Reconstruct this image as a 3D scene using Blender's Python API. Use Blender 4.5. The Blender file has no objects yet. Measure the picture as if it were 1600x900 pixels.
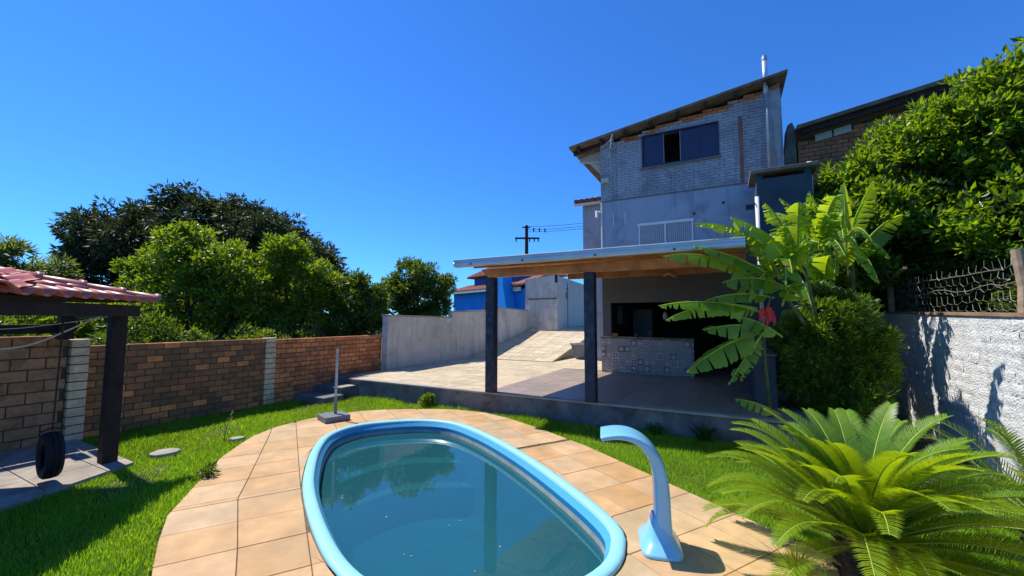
import bpy, bmesh, math, random
import numpy as np
from mathutils import Vector, Matrix, noise
from math import sin, cos, pi, radians, sqrt, atan2, hypot

random.seed(7)
rng = np.random.default_rng(7)
SC = bpy.context.scene
COL = SC.collection

# ------------------------------------------------------------------ camera
cam_d = bpy.data.cameras.new("camera")
cam = bpy.data.objects.new("camera", cam_d)
COL.objects.link(cam)
SC.camera = cam
cam_d.sensor_width = 36.0
cam_d.lens = 637.0 / 1600.0 * 36.0
cam_d.clip_start = 0.05
cam_d.clip_end = 6000
cam.location = (0, 0, 1.7)
YAW, PITCH, ROLL = radians(27.74), radians(4.38), radians(0.1)
cam.rotation_euler = (Matrix.Rotation(YAW, 3, 'Z') @ Matrix.Rotation(pi / 2 + PITCH, 3, 'X') @ Matrix.Rotation(ROLL, 3, 'Z')).to_euler()

# ------------------------------------------------------------------ sky, sun, exposure
SUN = Vector((-0.62, 0.035, 1.0)).normalized()
W = bpy.data.worlds.new("World")
SC.world = W
W.use_nodes = True
wn, wl = W.node_tree.nodes, W.node_tree.links
wn.clear()
sky = wn.new('ShaderNodeTexSky')
sky.sky_type = 'NISHITA'
sky.sun_disc = False
sky.sun_elevation = math.asin(SUN.z)
sky.sun_rotation = atan2(SUN.x, SUN.y)
sky.air_density = 1.0
sky.dust_density = 0.05
sky.ozone_density = 3.0
hs = wn.new('ShaderNodeMix')
hs.data_type = 'RGBA'
hs.blend_type = 'MULTIPLY'
hs.inputs[0].default_value = 1.0
hs.inputs[7].default_value = (0.18, 0.47, 0.88, 1)
bg = wn.new('ShaderNodeBackground')
bg.inputs['Strength'].default_value = 0.15
wo = wn.new('ShaderNodeOutputWorld')
wl.new(sky.outputs[0], hs.inputs[6])
wl.new(hs.outputs[2], bg.inputs['Color'])
wl.new(bg.outputs[0], wo.inputs['Surface'])
sd = bpy.data.lights.new("sun", 'SUN')
sd.energy = 4.0
sd.angle = radians(0.5)
sd.color = (1.0, 0.95, 0.86)
so = bpy.data.objects.new("sun", sd)
COL.objects.link(so)
so.location = (-20, 5, 30)
so.rotation_euler = SUN.to_track_quat('Z', 'Y').to_euler()
SC.view_settings.view_transform = 'Standard'
SC.view_settings.look = 'None'
SC.view_settings.gamma = 1.0
SC.view_settings.exposure = 0.62
SC.cycles.max_bounces = 8
SC.cycles.transparent_max_bounces = 12
SC.cycles.caustics_reflective = False
SC.cycles.caustics_refractive = False


# ------------------------------------------------------------------ object helpers
def tag(o, label=None, cat=None, group=None, kind=None):
    if label: o['label'] = label
    if cat: o['category'] = cat
    if group: o['group'] = group
    if kind: o['kind'] = kind
    return o


def empty(name, loc=(0, 0, 0), label=None, cat=None, group=None, kind=None, rz=0.0):
    o = bpy.data.objects.new(name, None)
    o.empty_display_size = 0.1
    COL.objects.link(o)
    o.location = loc
    o.rotation_euler = (0, 0, rz)
    return tag(o, label, cat, group, kind)


def link(name, me, parent=None, loc=None, rot=None, keep=True):
    """keep: geometry is in world coordinates, cancel the parent's transform"""
    o = bpy.data.objects.new(name, me)
    COL.objects.link(o)
    if parent is not None:
        o.parent = parent
        if keep:
            M = Matrix.Identity(4)
            p = parent
            while p is not None:
                M = p.matrix_basis @ (p.matrix_parent_inverse @ M) if False else (p.matrix_basis @ M if p.parent is None else p.matrix_parent_inverse @ (p.matrix_basis @ M))
                p = p.parent
            o.matrix_parent_inverse = M.inverted()
    if loc is not None: o.location = loc
    if rot is not None: o.rotation_euler = rot
    return o


class MB:
    def __init__(s):
        s.v = []; s.f = []; s.m = []

    def add(s, vs, fs, mi=0):
        b = len(s.v)
        s.v += [tuple(x) for x in vs]
        s.f += [tuple(i + b for i in f) for f in fs]
        s.m += [mi] * len(fs)
        return s

    def box(s, x0, x1, y0, y1, z0, z1, mi=0):
        vs = [(x0, y0, z0), (x1, y0, z0), (x1, y1, z0), (x0, y1, z0), (x0, y0, z1), (x1, y0, z1), (x1, y1, z1), (x0, y1, z1)]
        return s.add(vs, [(0, 3, 2, 1), (4, 5, 6, 7), (0, 1, 5, 4), (1, 2, 6, 5), (2, 3, 7, 6), (3, 0, 4, 7)], mi)

    def bar(s, a, b, w, h, mi=0, up=(0, 0, 1)):
        a, b = Vector(a), Vector(b)
        d = (b - a).normalized()
        up = Vector(up)
        if abs(d.dot(up)) > 0.99: up = Vector((0, 1, 0))
        x = d.cross(up).normalized(); y = x.cross(d)
        vs = []
        for p in (a, b):
            for sx, sy in ((-1, -1), (1, -1), (1, 1), (-1, 1)):
                vs.append(p + x * sx * w / 2 + y * sy * h / 2)
        return s.add(vs, [(3, 2, 1, 0), (4, 5, 6, 7), (0, 1, 5, 4), (1, 2, 6, 5), (2, 3, 7, 6), (3, 0, 4, 7)], mi)

    def tube(s, pts, rad, n=8, mi=0, caps=True):
        pts = [Vector(p) for p in pts]
        if not hasattr(rad, '__len__'): rad = [rad] * len(pts)
        rings = []
        px = None
        for i, p in enumerate(pts):
            d = (pts[min(i + 1, len(pts) - 1)] - pts[max(i - 1, 0)])
            if d.length < 1e-9: d = Vector((0, 0, 1))
            d.normalize()
            if px is None:
                px = d.orthogonal().normalized()
            else:
                px = (px - d * px.dot(d))
                px = px.normalized() if px.length > 1e-6 else d.orthogonal().normalized()
            py = d.cross(px)
            rings.append([p + (px * cos(2 * pi * k / n) + py * sin(2 * pi * k / n)) * rad[i] for k in range(n)])
        vs = [v for r in rings for v in r]
        fs = []
        for i in range(len(pts) - 1):
            for k in range(n):
                a = i * n + k; b = i * n + (k + 1) % n
                fs.append((a, b, b + n, a + n))
        if caps:
            fs.append(tuple(reversed(range(n))))
            fs.append(tuple(range((len(pts) - 1) * n, len(pts) * n)))
        return s.add(vs, fs, mi)

    def prism(s, poly, z0, z1, mi=0):
        n = len(poly)
        vs = [(p[0], p[1], z0) for p in poly] + [(p[0], p[1], z1) for p in poly]
        fs = [tuple(reversed(range(n))), tuple(range(n, 2 * n))] + [(i, (i + 1) % n, (i + 1) % n + n, i + n) for i in range(n)]
        return s.add(vs, fs, mi)

    def extrude(s, poly, axis, a0, a1, mi=0):
        """poly in the two other axes (in cyclic xyz order without axis)"""
        n = len(poly)
        def P(p, a):
            if axis == 'x': return (a, p[0], p[1])
            if axis == 'y': return (p[0], a, p[1])
            return (p[0], p[1], a)
        vs = [P(p, a0) for p in poly] + [P(p, a1) for p in poly]
        fs = [tuple(reversed(range(n))), tuple(range(n, 2 * n))] + [(i, (i + 1) % n, (i + 1) % n + n, i + n) for i in range(n)]
        return s.add(vs, fs, mi)

    def mesh(s, name, mats, smooth=False, fix=True):
        me = bpy.data.meshes.new(name)
        me.from_pydata([tuple(v) for v in s.v], [], s.f)
        if not isinstance(mats, (list, tuple)): mats = [mats]
        for m in mats: me.materials.append(m)
        if len(mats) > 1: me.polygons.foreach_set('material_index', s.m)
        if fix:
            bm = bmesh.new(); bm.from_mesh(me)
            bmesh.ops.recalc_face_normals(bm, faces=bm.faces)
            bm.to_mesh(me); bm.free()
        if smooth: me.polygons.foreach_set('use_smooth', [True] * len(me.polygons))
        me.update()
        return me

    def build(s, name, mats, parent=None, smooth=False, bevel=0, seg=2, **kw):
        o = link(name, s.mesh(name, mats, smooth), parent)
        if bevel:
            b = o.modifiers.new('bevel', 'BEVEL')
            b.width = bevel; b.segments = seg; b.limit_method = 'ANGLE'; b.angle_limit = radians(35)
        return tag(o, **kw)


def np_mesh(name, verts, faces, mat, tint=None, smooth=False):
    verts = np.asarray(verts, dtype=np.float32).reshape(-1, 3)
    faces = np.asarray(faces, dtype=np.int32)
    k = faces.shape[1]
    me = bpy.data.meshes.new(name)
    me.vertices.add(len(verts)); me.vertices.foreach_set('co', verts.ravel())
    me.loops.add(faces.size); me.loops.foreach_set('vertex_index', faces.ravel())
    me.polygons.add(len(faces))
    me.polygons.foreach_set('loop_start', np.arange(0, faces.size, k, dtype=np.int32))
    me.polygons.foreach_set('loop_total', np.full(len(faces), k, dtype=np.int32))
    if smooth: me.polygons.foreach_set('use_smooth', np.ones(len(faces), dtype=bool))
    if tint is not None:
        a = me.attributes.new('tint', 'FLOAT', 'POINT')
        a.data.foreach_set('value', np.asarray(tint, dtype=np.float32))
    me.materials.append(mat)
    me.update(calc_edges=True)
    return me


# ------------------------------------------------------------------ materials
class NT:
    def __init__(s, name):
        s.m = bpy.data.materials.new(name); s.m.use_nodes = True
        s.n, s.l = s.m.node_tree.nodes, s.m.node_tree.links
        s.n.clear()
        s.out = s.n.new('ShaderNodeOutputMaterial')
        s.geo = s.n.new('ShaderNodeNewGeometry')
        s.pos = s.geo.outputs['Position']

    def noise(s, scale, detail=4, rough=0.55, vec=None, stretch=None, dist=0.0):
        n = s.n.new('ShaderNodeTexNoise')
        n.inputs['Scale'].default_value = scale; n.inputs['Detail'].default_value = detail
        n.inputs['Roughness'].default_value = rough; n.inputs['Distortion'].default_value = dist
        v = vec or s.pos
        if stretch:
            mp = s.n.new('ShaderNodeMapping'); mp.inputs['Scale'].default_value = stretch
            s.l.new(v, mp.inputs['Vector']); v = mp.outputs[0]
        s.l.new(v, n.inputs['Vector'])
        return n.outputs['Fac']

    def ramp(s, fac, stops, interp='LINEAR'):
        r = s.n.new('ShaderNodeValToRGB'); r.color_ramp.interpolation = interp
        e = r.color_ramp.elements
        while len(e) < len(stops): e.new(0.5)
        for i, (p, c) in enumerate(stops):
            e[i].position = p
            if not hasattr(c, '__len__'): c = (c, c, c)
            e[i].color = (c[0], c[1], c[2], 1)
        s.l.new(fac, r.inputs[0])
        return r.outputs['Color']

    def mix(s, fac, a, b, mode='MIX'):
        m = s.n.new('ShaderNodeMix'); m.data_type = 'RGBA'; m.blend_type = mode
        for sock, v in ((m.inputs[0], fac), (m.inputs[6], a), (m.inputs[7], b)):
            if hasattr(v, 'is_linked') or isinstance(v, bpy.types.NodeSocket): s.l.new(v, sock)
            elif hasattr(v, '__len__'): sock.default_value = (v[0], v[1], v[2], 1)
            elif sock == m.inputs[0]: sock.default_value = v
            else: sock.default_value = (v, v, v, 1)
        return m.outputs[2]

    def math(s, op, a, b=0.0):
        m = s.n.new('ShaderNodeMath'); m.operation = op
        for sock, v in ((m.inputs[0], a), (m.inputs[1], b)):
            if isinstance(v, bpy.types.NodeSocket): s.l.new(v, sock)
            else: sock.default_value = v
        return m.outputs[0]

    def bsdf(s, color, rough=0.6, spec=0.4, metal=0.0, bump=None, bstr=0.3, bdist=0.01, coat=0.0):
        b = s.n.new('ShaderNodeBsdfPrincipled')
        if isinstance(color, bpy.types.NodeSocket): s.l.new(color, b.inputs['Base Color'])
        else: b.inputs['Base Color'].default_value = (*color, 1)
        if isinstance(rough, bpy.types.NodeSocket): s.l.new(rough, b.inputs['Roughness'])
        else: b.inputs['Roughness'].default_value = rough
        b.inputs['Specular IOR Level'].default_value = spec
        b.inputs['Metallic'].default_value = metal
        b.inputs['Coat Weight'].default_value = coat
        if bump is not None:
            bp = s.n.new('ShaderNodeBump')
            bp.inputs['Strength'].default_value = bstr; bp.inputs['Distance'].default_value = bdist
            s.l.new(bump, bp.inputs['Height']); s.l.new(bp.outputs[0], b.inputs['Normal'])
        return b

    def done(s, shader):
        s.l.new(shader.outputs[0] if hasattr(shader, 'outputs') else shader, s.out.inputs['Surface'])
        return s.m


def plain(name, c, rough=0.6, spec=0.4, metal=0.0, var=0.25, scale=6.0, bstr=0.25, bdist=0.006, stain_or_sheen=None, stain_or_sheen_amt=0.5, stain_or_sheen_scale=1.3, rnd=0.0, streak=None, coat=0.0):
    t = NT(name)
    n1 = t.noise(scale, 6, 0.6)
    lo = tuple(x * (1 - var) for x in c); hi = tuple(min(1, x * (1 + var)) for x in c)
    col = t.ramp(n1, [(0.3, lo), (0.7, hi)])
    if rnd:
        oi = t.n.new('ShaderNodeObjectInfo')
        v = t.ramp(oi.outputs['Random'], [(0, 1 - rnd), (1, 1 + rnd * 0.6)])
        col = t.mix(1.0, col, v, 'MULTIPLY')
    if stain_or_sheen:
        sn = t.noise(stain_or_sheen_scale, 7, 0.68, dist=0.3)
        col = t.mix(t.ramp(sn, [(0.5, 0.0), (0.68, stain_or_sheen_amt)]), col, stain_or_sheen)
    if streak:
        sn = t.noise(1.0, 5, 0.6, stretch=(9, 9, 0.6))
        col = t.mix(t.ramp(sn, [(0.52, 0.0), (0.7, 0.7)]), col, streak)
    fine = t.noise(scale * 9, 4, 0.6)
    return t.done(t.bsdf(col, rough, spec, metal, fine, bstr, bdist, coat))


def per_object(name, stops, rough=0.85, dirt=(0.03, 0.028, 0.022), dirt_amt=0.6, dirt_scale=3.0, bstr=0.5, scale=14, spec=0.3):
    """the colour of each piece is drawn from its own random number"""
    t = NT(name)
    oi = t.n.new('ShaderNodeObjectInfo')
    base = t.ramp(oi.outputs['Random'], stops)
    n1 = t.noise(scale, 6, 0.65)
    col = t.mix(1.0, base, t.ramp(n1, [(0.25, 0.72), (0.75, 1.2)]), 'MULTIPLY')
    dn = t.noise(dirt_scale, 7, 0.7, dist=0.4)
    col = t.mix(t.ramp(dn, [(0.46, 0.0), (0.62, dirt_amt)]), col, dirt)
    fine = t.noise(scale * 6, 5, 0.7)
    return t.done(t.bsdf(col, rough, spec, 0, fine, bstr, 0.006))


def leaf_mat(name, stops, trans=(0.16, 0.30, 0.02), tfac=0.4, rough=0.42, spec=0.45):
    t = NT(name)
    a = t.n.new('ShaderNodeAttribute'); a.attribute_name = 'tint'
    col = t.ramp(a.outputs['Fac'], stops)
    pb = t.bsdf(col, rough, spec)
    tr = t.n.new('ShaderNodeBsdfTranslucent')
    tcol = t.mix(a.outputs['Fac'], tuple(x * 0.45 for x in trans), trans)
    t.l.new(tcol, tr.inputs['Color'])
    mx = t.n.new('ShaderNodeMixShader'); mx.inputs[0].default_value = tfac
    t.l.new(pb.outputs[0], mx.inputs[1]); t.l.new(tr.outputs[0], mx.inputs[2])
    return t.done(mx)


M = {}
M['soil'] = plain('soil', (0.07, 0.075, 0.03), 0.95, 0.1, var=0.5, scale=3, bstr=0.6, bdist=0.03, stain_or_sheen=(0.10, 0.07, 0.04))
M['grass'] = leaf_mat('grass_blades', [(0, (0.07, 0.17, 0.010)), (0.5, (0.15, 0.32, 0.012)), (0.85, (0.24, 0.42, 0.02)), (1, (0.38, 0.42, 0.10))], trans=(0.55, 0.85, 0.02), tfac=0.45, rough=0.45, spec=0.25)
M['mango'] = leaf_mat('mango_leaves', [(0, (0.022, 0.036, 0.014)), (0.6, (0.048, 0.070, 0.022)), (0.85, (0.09, 0.095, 0.03)), (1, (0.15, 0.08, 0.05))], trans=(0.14, 0.19, 0.02), tfac=0.2, rough=0.55, spec=0.3)
M['bush'] = leaf_mat('bush_leaves', [(0, (0.028, 0.066, 0.010)), (0.5, (0.075, 0.16, 0.012)), (1, (0.20, 0.32, 0.02))], trans=(0.52, 0.72, 0.015), tfac=0.4)
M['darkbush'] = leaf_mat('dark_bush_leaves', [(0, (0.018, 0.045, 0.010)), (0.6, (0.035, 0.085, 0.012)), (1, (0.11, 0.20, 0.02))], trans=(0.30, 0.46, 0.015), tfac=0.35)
M['citrus'] = leaf_mat('citrus_leaves', [(0, (0.026, 0.065, 0.010)), (0.5, (0.055, 0.135, 0.012)), (0.9, (0.12, 0.24, 0.015)), (1, (0.40, 0.40, 0.03))], trans=(0.50, 0.74, 0.015), tfac=0.42, rough=0.36, spec=0.45)
M['podo'] = leaf_mat('shrub_leaves', [(0, (0.020, 0.055, 0.010)), (0.55, (0.05, 0.13, 0.012)), (0.85, (0.16, 0.29, 0.015)), (1, (0.45, 0.60, 0.03))], trans=(0.45, 0.66, 0.02), tfac=0.32, rough=0.4)
M['airy'] = leaf_mat('airy_leaves', [(0, (0.05, 0.09, 0.02)), (0.6, (0.11, 0.17, 0.03)), (1, (0.2, 0.24, 0.06))], trans=(0.34, 0.44, 0.06), tfac=0.45)
M['cycad'] = leaf_mat('cycad_leaflets', [(0, (0.026, 0.085, 0.014)), (0.5, (0.07, 0.18, 0.014)), (1, (0.21, 0.33, 0.014))], trans=(0.62, 0.80, 0.010), tfac=0.42, rough=0.36, spec=0.5)
M['banana'] = leaf_mat('banana_blade', [(0, (0.05, 0.14, 0.012)), (0.5, (0.10, 0.27, 0.015)), (0.9, (0.24, 0.42, 0.02)), (1, (0.30, 0.20, 0.07))], trans=(0.70, 0.92, 0.02), tfac=0.45, rough=0.35, spec=0.45)
M['rib'] = plain('leaf_rib', (0.30, 0.40, 0.05), 0.45, 0.4)
M['stem'] = plain('green_stem', (0.09, 0.12, 0.04), 0.6, 0.3, var=0.4, scale=10)
M['bark'] = plain('bark', (0.10, 0.075, 0.05), 0.95, 0.15, var=0.5, scale=12, bstr=0.8, bdist=0.02)
M['dryleaf'] = plain('dry_leaf', (0.24, 0.15, 0.08), 0.9, 0.1, var=0.4)
M['red'] = plain('red_bract', (0.62, 0.02, 0.01), 0.45, 0.4)
M['rust_red'] = plain('russet_bract', (0.28, 0.07, 0.05), 0.6, 0.3)
M['yellow_green'] = plain('yellow_bud', (0.42, 0.45, 0.03), 0.6, 0.3)
M['paver'] = per_object('deck_tile', [(0, (0.58, 0.36, 0.175)), (0.35, (0.53, 0.305, 0.125)), (0.7, (0.60, 0.39, 0.20)), (1, (0.50, 0.36, 0.20))], rough=0.6, dirt=(0.38, 0.27, 0.15), dirt_amt=0.5, dirt_scale=2.2, bstr=0.25, scale=3.5, spec=0.3)
M['grout'] = plain('grout', (0.17, 0.12, 0.08), 0.95, 0.1)
M['mortar'] = plain('mortar', (0.10, 0.085, 0.06), 0.95, 0.1, var=0.4)
M['brick'] = per_object('clay_brick', [(0.0, (0.22, 0.115, 0.055)), (0.3, (0.32, 0.14, 0.06)), (0.6, (0.45, 0.18, 0.075)), (0.76, (0.56, 0.21, 0.08)), (0.86, (0.78, 0.27, 0.09)), (1, (0.88, 0.32, 0.11))], dirt=(0.17, 0.10, 0.05), dirt_amt=0.5, dirt_scale=1.6)
M['redbrick'] = per_object('clean_clay_brick', [(0.0, (0.40, 0.15, 0.06)), (0.4, (0.64, 0.22, 0.08)), (1, (0.84, 0.30, 0.11))], dirt=(0.13, 0.075, 0.045), dirt_amt=0.6, dirt_scale=2.2)
M['freshbrick'] = per_object('unpainted_brick', [(0.0, (0.50, 0.17, 0.08)), (1, (0.74, 0.27, 0.12))], dirt=(0.25, 0.11, 0.06), dirt_amt=0.5, dirt_scale=1.5)
M['palebrick'] = per_object('pale_brick', [(0, (0.74, 0.53, 0.31)), (1, (0.86, 0.66, 0.42))], dirt=(0.36, 0.26, 0.16), dirt_amt=0.5)
M['block'] = per_object('brown_block', [(0, (0.42, 0.21, 0.10)), (1, (0.52, 0.28, 0.145))], dirt=(0.09, 0.06, 0.04), dirt_amt=0.5)
M['render_grey'] = plain('weathered_render', (0.60, 0.57, 0.51), 0.9, 0.2, var=0.12, scale=2.5, stain_or_sheen=(0.20, 0.20, 0.18), stain_or_sheen_amt=0.55, stain_or_sheen_scale=1.1, streak=(0.36, 0.34, 0.30), bstr=0.4)
M['gate'] = plain('grey_sheet', (0.54, 0.52, 0.47), 0.6, 0.4, var=0.08, scale=2)
M['terr_face'] = plain('mossy_concrete', (0.13, 0.13, 0.13), 0.9, 0.2, var=0.45, scale=3, stain_or_sheen=(0.32, 0.30, 0.26), stain_or_sheen_amt=0.5, stain_or_sheen_scale=2.3, bstr=0.5)
M['terr_tile'] = per_object('pale_concrete_paver', [(0, (0.55, 0.44, 0.29)), (0.5, (0.60, 0.49, 0.33)), (1, (0.50, 0.41, 0.28))], dirt=(0.36, 0.29, 0.19), dirt_amt=0.6, dirt_scale=1.5, scale=5, bstr=0.2)
M['patio_tile'] = per_object('brown_porcelain', [(0, (0.33, 0.255, 0.19)), (1, (0.40, 0.30, 0.225))], rough=0.4, dirt=(0.26, 0.20, 0.15), dirt_amt=0.5, dirt_scale=1.8, scale=3, bstr=0.05, spec=0.5)
M['house_blue'] = plain('blue_grey_render', (0.35, 0.39, 0.46), 0.8, 0.3, var=0.07, scale=1.6, stain_or_sheen=(0.15, 0.17, 0.20), stain_or_sheen_amt=0.65, stain_or_sheen_scale=1.3, streak=(0.24, 0.27, 0.32), bstr=0.2)
M['house_brick'] = plain('painted_brick', (0.40, 0.42, 0.46), 0.8, 0.3, var=0.16, scale=5, stain_or_sheen=(0.15, 0.15, 0.15), stain_or_sheen_amt=0.6, stain_or_sheen_scale=1.0, streak=(0.17, 0.16, 0.15), bstr=0.5, bdist=0.012)
M['house_mortar'] = plain('painted_joint', (0.25, 0.26, 0.28), 0.9, 0.2)
M['house_grey'] = plain('grey_render', (0.15, 0.145, 0.145), 0.85, 0.25, var=0.08, scale=1.5, bstr=0.2)
M['dark_blue'] = plain('dark_blue_paint', (0.035, 0.055, 0.075), 0.6, 0.35, var=0.25, scale=2, stain_or_sheen=(0.10, 0.11, 0.12), stain_or_sheen_amt=0.4)
M['slab'] = plain('concrete_slab', (0.20, 0.18, 0.14), 0.9, 0.2, var=0.3, scale=5, stain_or_sheen=(0.07, 0.06, 0.05))
M['post'] = plain('post_paint', (0.018, 0.026, 0.045), 0.5, 0.4, var=0.3, scale=4, stain_or_sheen=(0.11, 0.12, 0.14), stain_or_sheen_amt=0.55, stain_or_sheen_scale=7)
M['wood'] = plain('orange_wood', (0.60, 0.25, 0.09), 0.6, 0.35, var=0.3, scale=4, stain_or_sheen=(0.24, 0.085, 0.035), stain_or_sheen_amt=0.6, stain_or_sheen_scale=3, rnd=0.2)
M['darkwood'] = plain('dark_wood', (0.05, 0.028, 0.02), 0.7, 0.3, var=0.4, scale=6)
M['blackwood'] = plain('blackened_wood', (0.022, 0.016, 0.013), 0.75, 0.3, var=0.5, scale=9)
M['zinc'] = plain('zinc_sheet', (0.48, 0.50, 0.52), 0.42, 0.5, metal=0.6, var=0.15, scale=3, stain_or_sheen=(0.30, 0.24, 0.16), stain_or_sheen_amt=0.35)
M['gutter'] = plain('gutter_metal', (0.42, 0.52, 0.60), 0.35, 0.5, metal=0.45, var=0.12, scale=3, stain_or_sheen=(0.50, 0.45, 0.28), stain_or_sheen_amt=0.5, stain_or_sheen_scale=2)  # yellowish patches are a warm reflection painted into the metal colour
M['roof_edge'] = plain('fibre_cement', (0.20, 0.165, 0.12), 0.9, 0.2, var=0.35, scale=4, stain_or_sheen=(0.08, 0.07, 0.06))
M['white'] = plain('white_paint', (0.72, 0.72, 0.70), 0.6, 0.4, var=0.06)
M['cream'] = plain('cream_paint', (0.60, 0.56, 0.46), 0.7, 0.3, var=0.1)
M['navy'] = plain('navy_shutter', (0.030, 0.028, 0.075), 0.35, 0.5, var=0.2, scale=2)
M['black'] = plain('black_plastic', (0.012, 0.012, 0.014), 0.5, 0.4)
M['void'] = plain('unlit_room_dark', (0.028, 0.028, 0.034), 0.7, 0.3)  # near-black colour stands in for the darkness of unlit rooms
M['fridge'] = plain('grey_appliance', (0.16, 0.17, 0.19), 0.4, 0.5)
M['glaze'] = None
M['rim'] = plain('pool_gelcoat', (0.27, 0.60, 0.67), 0.45, 0.5, var=0.05, scale=2, stain_or_sheen=(0.33, 0.58, 0.62), stain_or_sheen_amt=0.55, stain_or_sheen_scale=5, coat=0.0, bstr=0.05)
M['rim_dark'] = plain('pool_stripe', (0.012, 0.20, 0.42), 0.3, 0.5, var=0.1, scale=2, bstr=0.05)
M['rim_mid'] = plain('pool_shell_blue', (0.08, 0.38, 0.55), 0.35, 0.5, var=0.06, scale=2, bstr=0.05)
M['scum'] = plain('pool_waterline_deposit', (0.30, 0.36, 0.32), 0.6, 0.4, var=0.25, scale=8)
M['basin'] = plain('pool_basin_algae', (0.07, 0.30, 0.33), 0.7, 0.3, var=0.2, scale=2, stain_or_sheen=(0.10, 0.20, 0.13), stain_or_sheen_amt=0.5)
M['step'] = plain('pool_step', (0.34, 0.42, 0.36), 0.7, 0.3, var=0.2, scale=4)
M['cascade'] = plain('cascade_gelcoat', (0.20, 0.52, 0.72), 0.28, 0.5, var=0.05, scale=2, stain_or_sheen=(0.30, 0.56, 0.66), stain_or_sheen_amt=0.35, stain_or_sheen_scale=9, coat=0.3, bstr=0.04)
M['grey_block'] = plain('grey_concrete', (0.17, 0.18, 0.20), 0.9, 0.2, var=0.2, scale=9)
M['metal_pole'] = plain('pale_metal', (0.45, 0.45, 0.46), 0.4, 0.5, metal=0.2)
M['grey_pole'] = plain('grey_metal', (0.18, 0.20, 0.22), 0.45, 0.5)
M['concrete'] = plain('old_concrete', (0.36, 0.33, 0.28), 0.9, 0.2, var=0.2, scale=3, stain_or_sheen=(0.20, 0.18, 0.15), stain_or_sheen_amt=0.6)
M['shade_tile'] = per_object('worn_floor_slab', [(0, (0.33, 0.28, 0.23)), (1, (0.40, 0.34, 0.28))], dirt=(0.2, 0.17, 0.14), dirt_scale=2.5, scale=4, bstr=0.2)
M['clay'] = per_object('clay_roof_tile', [(0, (0.48, 0.125, 0.085)), (0.5, (0.55, 0.16, 0.11)), (1, (0.44, 0.13, 0.09))], rough=0.42, dirt=(0.30, 0.12, 0.08), dirt_amt=0.4, dirt_scale=5, bstr=0.1, spec=0.5)
M['far_tile'] = plain('far_clay_roof', (0.24, 0.10, 0.06), 0.9, 0.2, var=0.4, scale=5, stain_or_sheen=(0.09, 0.05, 0.04), stain_or_sheen_amt=0.6, stain_or_sheen_scale=2)
M['far_blue'] = plain('bright_blue_paint', (0.010, 0.26, 0.74), 0.7, 0.3, var=0.08, scale=1.5)
M['far_blue_dark'] = plain('deep_blue_paint', (0.02, 0.10, 0.34), 0.7, 0.3, var=0.1)
M['gravel_white'] = plain('flaking_whitewash', (0.80, 0.80, 0.79), 0.9, 0.2, var=0.10, scale=5, stain_or_sheen=(0.48, 0.45, 0.42), stain_or_sheen_amt=0.35, stain_or_sheen_scale=8, bstr=1.0, bdist=0.03, streak=(0.60, 0.54, 0.48))
M['rusty_cap'] = plain('rusty_coping', (0.30, 0.19, 0.12), 0.9, 0.2, var=0.3)
M['wire'] = plain('galvanised_wire', (0.36, 0.32, 0.26), 0.5, 0.5, metal=0.3)
M['weathered_post'] = plain('weathered_timber', (0.36, 0.26, 0.17), 0.9, 0.2, var=0.35, scale=12, stain_or_sheen=(0.10, 0.07, 0.05))
M['cord'] = plain('white_cord', (0.62, 0.60, 0.56), 0.7, 0.3, var=0.1)
M['rubber'] = plain('tyre_rubber', (0.012, 0.012, 0.014), 0.75, 0.3, var=0.3)
M['pole_wood'] = plain('tarred_pole', (0.05, 0.035, 0.03), 0.85, 0.2)
M['debris'] = plain('leaf_debris', (0.55, 0.42, 0.30), 0.8, 0.2)


def water_mat():
    t = NT('pool_water')
    tr = t.n.new('ShaderNodeBsdfTransparent'); tr.inputs[0].default_value = (0.20, 0.58, 0.68, 1)
    df = t.n.new('ShaderNodeBsdfDiffuse'); df.inputs[0].default_value = (0.030, 0.17, 0.20, 1)
    gl = t.n.new('ShaderNodeBsdfGlossy'); gl.inputs['Roughness'].default_value = 0.02
    bp = t.n.new('ShaderNodeBump'); bp.inputs['Strength'].default_value = 0.05; bp.inputs['Distance'].default_value = 0.02
    t.l.new(t.noise(3.5, 3, 0.5), bp.inputs['Height'])
    t.l.new(bp.outputs[0], gl.inputs['Normal'])
    fr = t.n.new('ShaderNodeFresnel'); fr.inputs['IOR'].default_value = 1.85
    t.l.new(bp.outputs[0], fr.inputs['Normal'])
    m1 = t.n.new('ShaderNodeMixShader'); m1.inputs[0].default_value = 0.45
    t.l.new(tr.outputs[0], m1.inputs[1]); t.l.new(df.outputs[0], m1.inputs[2])
    m2 = t.n.new('ShaderNodeMixShader')
    t.l.new(fr.outputs[0], m2.inputs[0]); t.l.new(m1.outputs[0], m2.inputs[1]); t.l.new(gl.outputs[0], m2.inputs[2])
    return t.done(m2)


def glass_mat():
    t = NT('window_glass')
    tr = t.n.new('ShaderNodeBsdfTransparent'); tr.inputs[0].default_value = (0.85, 0.9, 0.9, 1)
    gl = t.n.new('ShaderNodeBsdfGlossy'); gl.inputs['Roughness'].default_value = 0.03
    fr = t.n.new('ShaderNodeFresnel'); fr.inputs['IOR'].default_value = 1.5
    m2 = t.n.new('ShaderNodeMixShader')
    t.l.new(fr.outputs[0], m2.inputs[0]); t.l.new(tr.outputs[0], m2.inputs[1]); t.l.new(gl.outputs[0], m2.inputs[2])
    return t.done(m2)


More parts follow.
